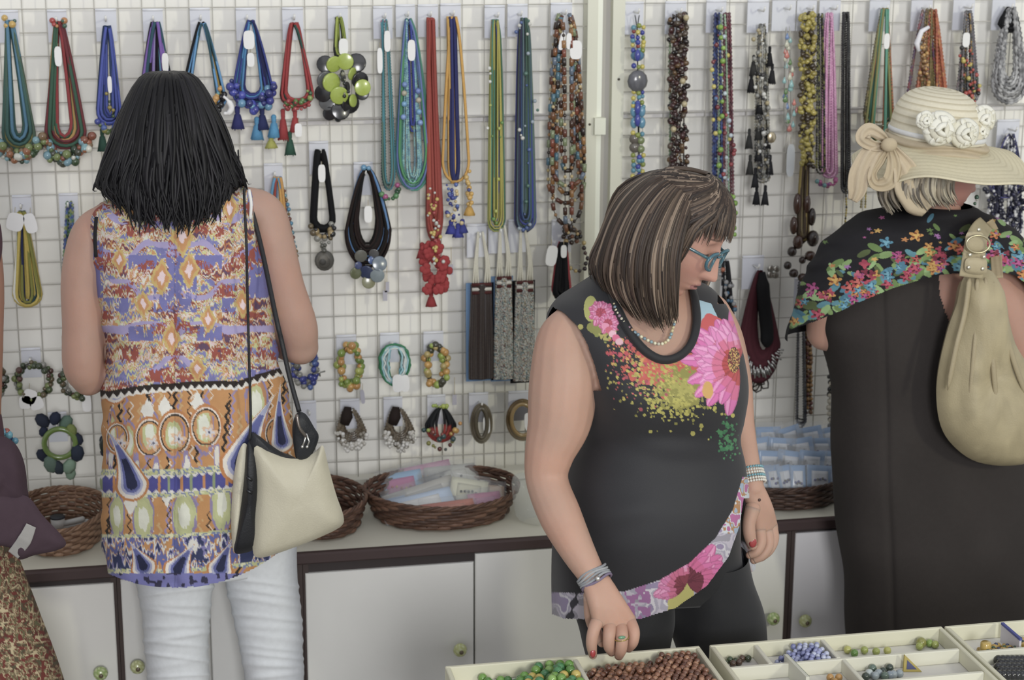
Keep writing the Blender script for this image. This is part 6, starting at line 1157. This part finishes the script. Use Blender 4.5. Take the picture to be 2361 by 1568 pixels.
# ------------------------------------------------------------------ bead trays on a table
ZT = .68; RY = -1.252; TF = .652
table = thing('table', 'low display table carrying the cream bead trays in the foreground', 'table', (1.5, -1.6, 0))
MB().box((.70, -2.10, .60), (2.60, -1.235, .6325), '#b8b4a0').build('tabletop', MATTE, table, smooth=False)
for x, y in ((.74, -1.29), (.74, -2.05), (2.55, -1.29), (2.55, -2.05)): MB().box((x-.025, y-.025, 0), (x+.025, y+.025, .5995), '#a8a490').build('leg', MATTE, table, smooth=False)
CR = '#c9c6a8'
def tray(label, x0, x1, rows, cols, y1=-2.0):
    t = thing('bead_tray', label, 'tray', ((x0+x1)/2, RY-.2, ZT)); w_ = .0085
    MB().box((x0, y1, .633), (x1, RY, .6519), '#c8c5be').build('tray_floor', MATTE, t, smooth=False)
    for lo, hi in (((x0, RY-w_, TF), (x1, RY, ZT)), ((x0, y1, TF), (x0+w_, RY-w_, ZT)), ((x1-w_, y1, TF), (x1, RY-w_, ZT)), ((x0+w_, y1, TF), (x1-w_, y1+w_, ZT))):
        MB().box(lo, hi, CR).build('side_wall', MATTE, t, smooth=False).modifiers.new('b', 'BEVEL').width = .0015
    for y in rows: MB().box((x0+w_, y-.004, TF), (x1-w_, y+.004, ZT-.003), '#cbc9b4').build('divider', MATTE, t, smooth=False).modifiers.new('b', 'BEVEL').width = .0012
    for x, ya, yb in cols: MB().box((x-.004, yb+.004, TF), (x+.004, ya-.004, ZT-.003), '#cbc9b4').build('divider', MATTE, t, smooth=False).modifiers.new('b', 'BEVEL').width = .0012
    return t
Yr = RY-.0045
tray('cream bead tray with green and brown beads, leftmost of the three', .750, 1.196, [-1.405], [(.974, Yr, -1.405), (1.05, -1.405, -2.0)])
tray('cream bead tray with lilac beads, middle of the three', 1.214, 1.645, [-1.343, -1.438], [(1.296, Yr, -1.343), (1.418, Yr, -1.343), (1.424, -1.343, -1.438), (1.36, -1.438, -2.0)])
tray('cream bead tray with yellow and black beads, at the right edge', 1.650, 2.08, [-1.360], [(1.83, -1.36, -2.0)])
def beads(name, label, group, x0, x1, y0, y1, r, cols, n, seed, h=0., cat='bead', sc=(1, 1, 1), mound=None):
    rg = random.Random(seed); out = []
    step = r*2.06; pts = []
    for lay in range(3):
        yy = y0-r-lay*step*.3
        row = 0
        while yy > y1+r:
            xx = x0+r+(step/2 if (row+lay) % 2 else 0)
            while xx < x1-r:
                u = (xx-x0)/(x1-x0); v = (y0-yy)/(y0-y1); hh = (mound(u, v) if mound else 1.)
                if hh > lay+rg.uniform(-.1, .35): pts.append((xx+rg.uniform(-.4, .4)*r, yy+rg.uniform(-.4, .4)*r, TF+r+lay*r*1.62+(rg.uniform(-.1, .25)*r if lay else 0)))
                xx += step
            yy -= step*.88; row += 1
    vis = []
    for p in pts:
        X, Y_ = proj(np.array(p))
        if Y_ < 1576 and X < 2372: vis.append((p, Y_))
    vis.sort(key=lambda q: -q[0][2]*2+q[1]*.0004); rest = MB()
    for i, (p, _) in enumerate(vis):
        c = rg.choice(cols)
        if i < n: o = bpy.data.objects.new(name, beadmesh(c, round(r*rg.choice([.93, 1., 1.]), 5), sc, BEAD)); o.location = p; link(o); tag(o, label, cat, group)
        else: rest.ball(p, r, c)
    if rest.n: tag(rest.build('beads', BEAD), 'lower layer of the heap: '+label, cat, None, 'stuff')
beads('bead', 'glossy green glass bead in the left compartment of the left tray', 'green glass beads in the left tray', .800, .968, RY-.011, -1.40, .0088, ['#4f8a20', '#5f9a24', '#3f7a2c', '#6aa028', '#7fae3a', '#3a8a4a', '#c0a81c'], 60, 1, mound=lambda u, v: (.7+2.2*max(0, u-.2))*(.5+1.6*v) if v > .10 else 0.)
beads('bead', 'brown marbled round bead in the back compartment of the left tray', 'brown beads in the left tray', .986, 1.184, RY-.011, -1.40, .0058, ['#7a4628', '#8c5632', '#98603a', '#6a3c24', '#a87248', '#845030'], 125, 2, mound=lambda u, v: 1.3+1.2*u+.5*math.sin(u*9)*.4+.8*v if v > .05+.12*(1-u) else .0)
beads('bead', 'small lilac-blue bead in the second back compartment of the middle tray', 'lilac beads in the middle tray', 1.302, 1.412, RY-.011, -1.338, .0052, ['#7a82b8', '#8a92c4', '#9aa2c8', '#6a72a8', '#a8b0cc'], 80, 3, mound=lambda u, v: (.4+1.9*min(1, u*1.6))*(v > .15+.5*(1-min(1, u*2.2))))
def single(name, label, group, pts, r, cols, sd=1, sc=(1, 1, 1), cat='bead'):
    rg = random.Random(sd)
    for x, y in pts:
        p = PZ(x, y, TF+r); c = rg.choice(cols); o = bpy.data.objects.new(name, beadmesh(c, r, sc, BEAD)); o.location = [float(q) for q in p]; link(o); tag(o, label, cat, group)
single('bead', 'dark green and brown speckled bead in the small corner compartment of the middle tray', 'speckled beads in the middle tray', [(1672, 1529), (1683, 1521), (1696, 1524), (1711, 1518), (1725, 1518), (1704, 1527), (1690, 1530)], .0062, ['#3c4a2c', '#5a4030', '#46583a'])
single('bead', 'yellow-green glass marble in the wide back compartment of the middle tray', 'yellow-green marbles in the middle tray', [(1954, 1498), (1993, 1499), (2020, 1502), (2046, 1500), (2143, 1483), (2156, 1486), (1970, 1506), (2120, 1490)], .0072, ['#a8ae3a', '#b0b040', '#7fa02c', '#5f9028', '#98a434'], 3)
single('bead', 'large olive glass marble at the right end of the wide compartment', None, [(2124, 1482)], .0098, ['#8a8a24'])
single('bead', 'clear glass bead with dark green streaks in the middle row of the middle tray', 'streaked glass beads in the middle tray', [(2012, 1541), (2004, 1552), (2026, 1552), (2036, 1548), (2051, 1540), (2040, 1558), (2060, 1555), (2018, 1558), (2074, 1553), (1996, 1560), (2052, 1556)], .0074, ['#8a98a0', '#5a7264', '#a8b4b4', '#3a4a40', '#7a8a98'], 4)
single('bead', 'amber-yellow bead in the front middle compartment of the middle tray', 'amber-yellow beads in the middle tray', [(1914, 1562), (1934, 1562), (1924, 1572)], .0068, ['#b8861c', '#c08a24'], 5)
single('bead', 'black glossy bead in the front compartment of the right tray', 'black beads in the right tray', [(2302+11*(i % 7)+(i//7 % 2)*6, 1522+8.5*(i//7)) for i in range(34)], .0090, ['#1f2126', '#26282e', '#1a1b20'], 6)
single('bead', 'dark navy bead in the front compartment of the left tray', 'navy beads in the left tray', [(1505+13*i, 1580+(i % 2)*4) for i in range(8)], .0085, ['#1f2430', '#2a2f3c'], 7)
rg = random.Random(31)
for k, (x, y) in enumerate([(2265, 1500), (2278, 1503), (2290, 1500), (2302, 1502), (2315, 1498), (2328, 1502), (2340, 1499), (2296, 1492), (2322, 1494), (2348, 1495), (2352, 1478), (2357, 1486), (2284, 1508), (2310, 1507), (2335, 1507)]):
    p = PZ(x, y, TF+.008); m = MB(); L_ = .0085; a = rg.random()*3; d = np.array([math.cos(a), math.sin(a), 0])*L_; m.tube([p-d, p-d*.9, p+d*.9, p+d], [.0056, .0066, .0066, .0056], '#b8921c', 10); m.ball(p+[0, 0, .0045], .004, rg.choice(['#2f5a34', '#26382c', '#2a3a6a'])); tag(m.build('bead', BEAD), 'yellow barrel bead with a dark pattern lying in the right tray', 'bead', 'yellow patterned barrel beads in the right tray')
p = PZ(2272, 1500, TF+.016); m = MB(); m.tube([p-[0, 0, .016], p-[0, 0, .014], p+[0, 0, .014], p+[0, 0, .016]], [.008, .0095, .0095, .008], '#b8961c', 14); m.ball(p+[0, -.008, .002], .005, '#2f4a2c'); tag(m.build('bead', BEAD), 'yellow barrel bead standing upright in the right tray', 'bead')
o = MB().box((1.748, -1.345, TF), (1.752, -1.275, ZT+.004), '#b9b6c0').box((1.7475, -1.346, ZT+.004), (1.7525, -1.274, ZT+.008), '#3a45a0').build('divider_board', MATTE, smooth=False); tag(o, 'loose divider board with a blue top edge in the right tray', 'divider')
# loose dividers in the middle tray
a = PZ(1812, 1516, ZT); c_ = PZ(1862, 1568, ZT)
o = MB().add([(a[0]-.003, a[1], TF), (a[0]+.003, a[1], TF), (c_[0]+.003, c_[1], TF), (c_[0]-.003, c_[1], TF), (a[0]-.003, a[1], ZT+.006), (a[0]+.003, a[1], ZT+.006), (c_[0]+.003, c_[1], ZT+.006), (c_[0]-.003, c_[1], ZT+.006)], [(0, 3, 2, 1), (4, 5, 6, 7), (0, 1, 5, 4), (1, 2, 6, 5), (2, 3, 7, 6), (3, 0, 4, 7)], '#c3c3b2').add([(a[0]+.0031, a[1], ZT+.002), (c_[0]+.0031, c_[1], ZT+.002), (c_[0]+.0031, c_[1], ZT+.0065), (a[0]+.0031, a[1], ZT+.0065)], [(0, 1, 2, 3)], '#4a7a40').build('divider_board', MATTE, smooth=False)
tag(o, 'loose white divider board with a green edge in the middle tray', 'divider')
q = [PZ(2086, 1510, ZT+.003), PZ(2126, 1549, TF+.001), PZ(2083, 1549, TF+.001)]; d = np.array([0, .004, 0]); m = MB().add(q+[v+d for v in q], [(0, 1, 2), (5, 4, 3), (0, 3, 4, 1), (1, 4, 5, 2), (2, 5, 3, 0)], '#b09c2c')
cm = sum(q)/3; q2 = [cm+(v-cm)*.55-[0, .0006, 0] for v in q]; m.add(q2, [(0, 1, 2)], '#4a5080'); tag(m.build('divider_card', PAPER, smooth=False), 'triangular yellow and blue card propped in the middle tray', 'card')

# ------------------------------------------------------------------ wicker baskets on the worktop
def basket(label, c, rx, ry, h, cols, flare=1.18, rows=7, n=34, rim=.0055, seed=0):
    t = thing('wicker_basket', label, 'basket', c); rg = random.Random(seed); c = np.array(c); m = MB(); V = [c+[0, 0, .003]]+[c+[rx*math.cos(a), ry*math.sin(a), .003] for a in np.linspace(0, 2*math.pi, 41)[:-1]]
    V2 = [v+np.array([0, 0, .004]) for v in V]; m.add(V+V2, [(0, 1+(k+1) % 40, 1+k) for k in range(40)]+[(41, 42+k, 42+(k+1) % 40) for k in range(40)]+[(1+k, 1+(k+1) % 40, 42+(k+1) % 40, 42+k) for k in range(40)], cols[0]); m.build('base', WICKER, t)
    for r in range(rows):
        f = (r+.5)/rows; k_ = 1+(flare-1)*f; z = .004+f*(h-.006); N_ = n*6
        Q = [c+[(rx*k_+.0022*math.sin(n/2*a+r*math.pi))*math.cos(a), (ry*k_+.0022*math.sin(n/2*a+r*math.pi))*math.sin(a), z+.0012*math.sin(3*a+r)] for a in np.linspace(0, 2*math.pi, N_, endpoint=False)]
        K = np.array([C(cols[(int(i/6)*7+r*3) % len(cols)]) for i in range(N_)]); MB().tube(Q, h/rows*.56, K, 6, closed=True, flat=.6, upv=None).build('weaver', WICKER, t)
    for k in range(n):
        a = 2*math.pi*k/n; MB().tube([c+[rx*math.cos(a), ry*math.sin(a), .004], c+[rx*flare*math.cos(a), ry*flare*math.sin(a), h]], .0022, cols[1], 5).build('stake', WICKER, t)
    for s in range(3):
        Q = [c+[(rx*flare+rim*.5*math.cos(n*a*.5+s*2.09))*math.cos(a), (ry*flare+rim*.5*math.cos(n*a*.5+s*2.09))*math.sin(a), h+rim*.5*math.sin(n*a*.5+s*2.09)+.003*math.sin(2*a+seed)] for a in np.linspace(0, 2*math.pi, 240, endpoint=False)]
        MB().tube(Q, rim*.55, cols[s % len(cols)], 6, closed=True).build('rim_strand', WICKER, t)
    return t
BW = ['#6a4630', '#5a3a28', '#7a5238', '#634028', '#523424']; BL_ = ['#8a6444', '#7a5436', '#956e4c', '#70492e']; BD = ['#4f3424', '#42291c', '#5a3c2a', '#3a241a']
oc = (.915, -.200, CT+.001); basket('large oval brown wicker basket full of flat jewellery packets', oc, .150, .125, .062, BW, 1.16, 7, 36, seed=1)
c1 = PZ(150, 1245, CT+.03); basket('light brown wicker basket with a small cup, at the left behind the purple jacket', (c1[0]-.012, -.21, CT+.001), .082, .120, .070, BL_, 1.2, 8, 30, seed=2)
basket('wicker basket half hidden by the cream handbag', (.640, -.215, CT+.001), .085, .120, .064, BW, 1.18, 7, 30, seed=3)
basket('dark brown wicker basket holding clear sleeves with blue cards', (1.715, -.235, CT+.001), .125, .110, .055, BD, 1.12, 7, 34, seed=4)
basket('dark wicker basket at the right edge beyond the dark dress', (2.40, -.22, CT+.001), .11, .11, .06, BD, 1.12, 6, 28, seed=5)
def packet(label, px_, py_, Y, w_, h_, rot, tilt, cols, seed, group=None, plastic=True, name='jewellery_packet'):
    """flat card in a clear sleeve; rot in its own plane, tilt back from upright"""
    c = PX(px_, py_, Y); t = thing(name, label, 'packet', c, group); rg = random.Random(seed)
    cr, sr = math.cos(rot), math.sin(rot); ct_, st_ = math.cos(tilt), math.sin(tilt)
    def T(u, v, d): x = u*cr-v*sr; y = u*sr+v*cr; return c+np.array([x, y*st_-d*ct_, y*ct_+d*st_])
    def slab_(u0, u1, v0, v1, d0, d1, col, nm, m_, bulge=0.):
        n_ = 7; g = np.zeros((n_, n_, 3))
        for i in range(n_):
            for j in range(n_): u = u0+(u1-u0)*j/(n_-1); v = v0+(v1-v0)*i/(n_-1); g[i, j] = T(u, v, d1+bulge*math.sin(math.pi*i/(n_-1))*math.sin(math.pi*j/(n_-1))+(rg.uniform(-1, 1)*.0012 if bulge else 0))
        return grid_mesh(nm, g, np.zeros(g.shape)+C(col), m_, t, closed_u=False, solid=max(.0004, abs(d1-d0)))
    slab_(-w_/2, w_/2, -h_/2, h_/2, 0, .0012, cols[0], 'card', PAPER)
    slab_(-w_*.32, w_*.32, -h_*.36, h_*.30, .0013, .0018, cols[1], 'card_panel', PAPER)
    for k in range(5):
        m = MB(); u = (k-2)*w_*.10; v = -h_*.05+rg.uniform(-.1, .1)*h_; m.ball(T(u, v, .004), .0032, cols[2+k % (len(cols)-2)]); m.build('bead', BEAD, t)
    if plastic: slab_(-w_/2-.004, w_/2+.004, -h_/2-.003, h_/2+.010, .006, .0065, '#d8dcde', 'sleeve', PLASTIC, .004)
    return t
# packets in the oval basket
hi = CT+.05
for k, (x, y, Y, w_, h_, r_, ti, cs, lab) in enumerate([
 (925, 1148, -.10, .105, .055, .12, 1.0, ['#6fa4cc', '#b8488c', '#c0504a', '#c8a040'], 'blue and magenta packet at the back left of the oval basket'), (985, 1125, -.08, .12, .05, .15, 1.0, ['#b85a90', '#b0a0a8', '#d09a20', '#c8a030'], 'pink packet with yellow beads at the back of the oval basket'),
 (1040, 1128, -.09, .12, .05, .05, 1.05, ['#a8a8a0', '#b8b8b0', '#2a3038', '#8a3a3a'], 'grey clear packet at the back right of the oval basket'), (975, 1165, -.18, .17, .060, .28, 1.2, ['#b0aca0', '#a8a498', '#7a3a34', '#4a6a5a', '#a87a30'], 'long clear packet of mixed beads lying across the oval basket'),
 (965, 1180, -.22, .165, .046, .20, 1.2, ['#a8c0dc', '#dcdcd8', '#8a3a4a', '#4a7a70', '#c0903a'], 'white and blue packet on top at the front of the oval basket'), (1080, 1150, -.18, .085, .055, -.25, 1.15, ['#c8c6a8', '#bdbba0', '#23262a', '#2a2c30'], 'cream packet with a black motif in the oval basket'),
 (1120, 1160, -.17, .085, .05, -.15, 1.2, ['#c09a70', '#b8a080', '#7a5a40', '#8a6a50'], 'tan packet at the right of the oval basket'), (1035, 1192, -.26, .12, .040, .08, 1.3, ['#d05c30', '#d87a58', '#d0b060', '#c8a050'], 'orange packet at the front of the oval basket'),
 (1120, 1178, -.23, .075, .05, .05, 1.2, ['#b8588a', '#c07aa0', '#5a9ac0', '#a84a7a'], 'magenta packet at the right front of the oval basket'), (915, 1180, -.20, .05, .035, .2, 1.25, ['#6a90c0', '#7aa0cc', '#d0d4d8', '#c8ccd4'], 'small blue packet at the left front of the oval basket')]):
    packet(lab, x, y-(26 if k < 3 else 14), Y-.01*(k > 2), w_, h_*1.25, r_, ti-.35, cs, k)
# sleeves with blue cards in the dark basket
k = 0
for row, (y, Y) in enumerate(((1106, -.305), (1072, -.245), (1042, -.190), (1016, -.135))):
    xs = [1762, 1786, 1812, 1840, 1890, 1945][(0 if row else 0):] if row == 0 else [1752+(row % 2)*22+i*48 for i in range(5)]
    for x in xs:
        w_ = .036 if row == 0 and x < 1850 else .062; k += 1
        packet(['leftmost', 'second from the left', 'third from the left', 'fourth from the left', 'fifth from the left', 'sixth from the left'][xs.index(x)]+' blue-bordered card, '+['front', 'second', 'third', 'fourth', 'back'][row]+' row of the dark basket', x, y, Y-.004*(k % 5), w_, .066, rnd.uniform(-.28, .28), .35+rnd.uniform(-.15, .15), ['#6f98c4', '#c9cdd2', '#4a4a90', '#6a6a60'], k, 'blue cards in clear sleeves')
o = pillow([(1182, 1100), (1215, 1090), (1262, 1102), (1290, 1130), (1300, 1190), (1282, 1218), (1230, 1214), (1195, 1196), (1184, 1160)], -.295, .035, 40, 7, '#c8ccc8', wr=.03, seed=8).build('plastic_bag', BAGM); tag(o, 'crumpled clear plastic bag beside the oval basket', 'plastic bag')
# cup and strips in the left basket
cp = PX(133, 1200, -.20); t = thing('cup', 'small white cup with a dark lid in the light brown basket', 'cup', cp); MB().tube([cp-[0, 0, .026], cp-[0, 0, .024], cp+[0, 0, .006]], [.010, .013, .0155], '#b8b8b4', 14).build('cup_body', PAPER, t); MB().tube([cp+[0, 0, .006], cp+[0, 0, .010]], [.0165, .0155], '#2c3038', 14).build('lid', PAPER, t)
for k, (x, y, r_) in enumerate(((160, 1205, .3), (150, 1216, .15), (172, 1212, .4))):
    p = PX(x, y, -.20); d = np.array([math.cos(r_)*.035, 0, math.sin(r_)*.02]); tag(MB().tube([p-d, p-d*.9, p+d*.9, p+d], [.004, .0075, .0075, .005], '#a8a8a4', 8).build('roll', PAPER), 'small grey paper roll beside the cup in the light brown basket, '+['middle one', 'lowest one', 'rightmost one'][k], 'roll')
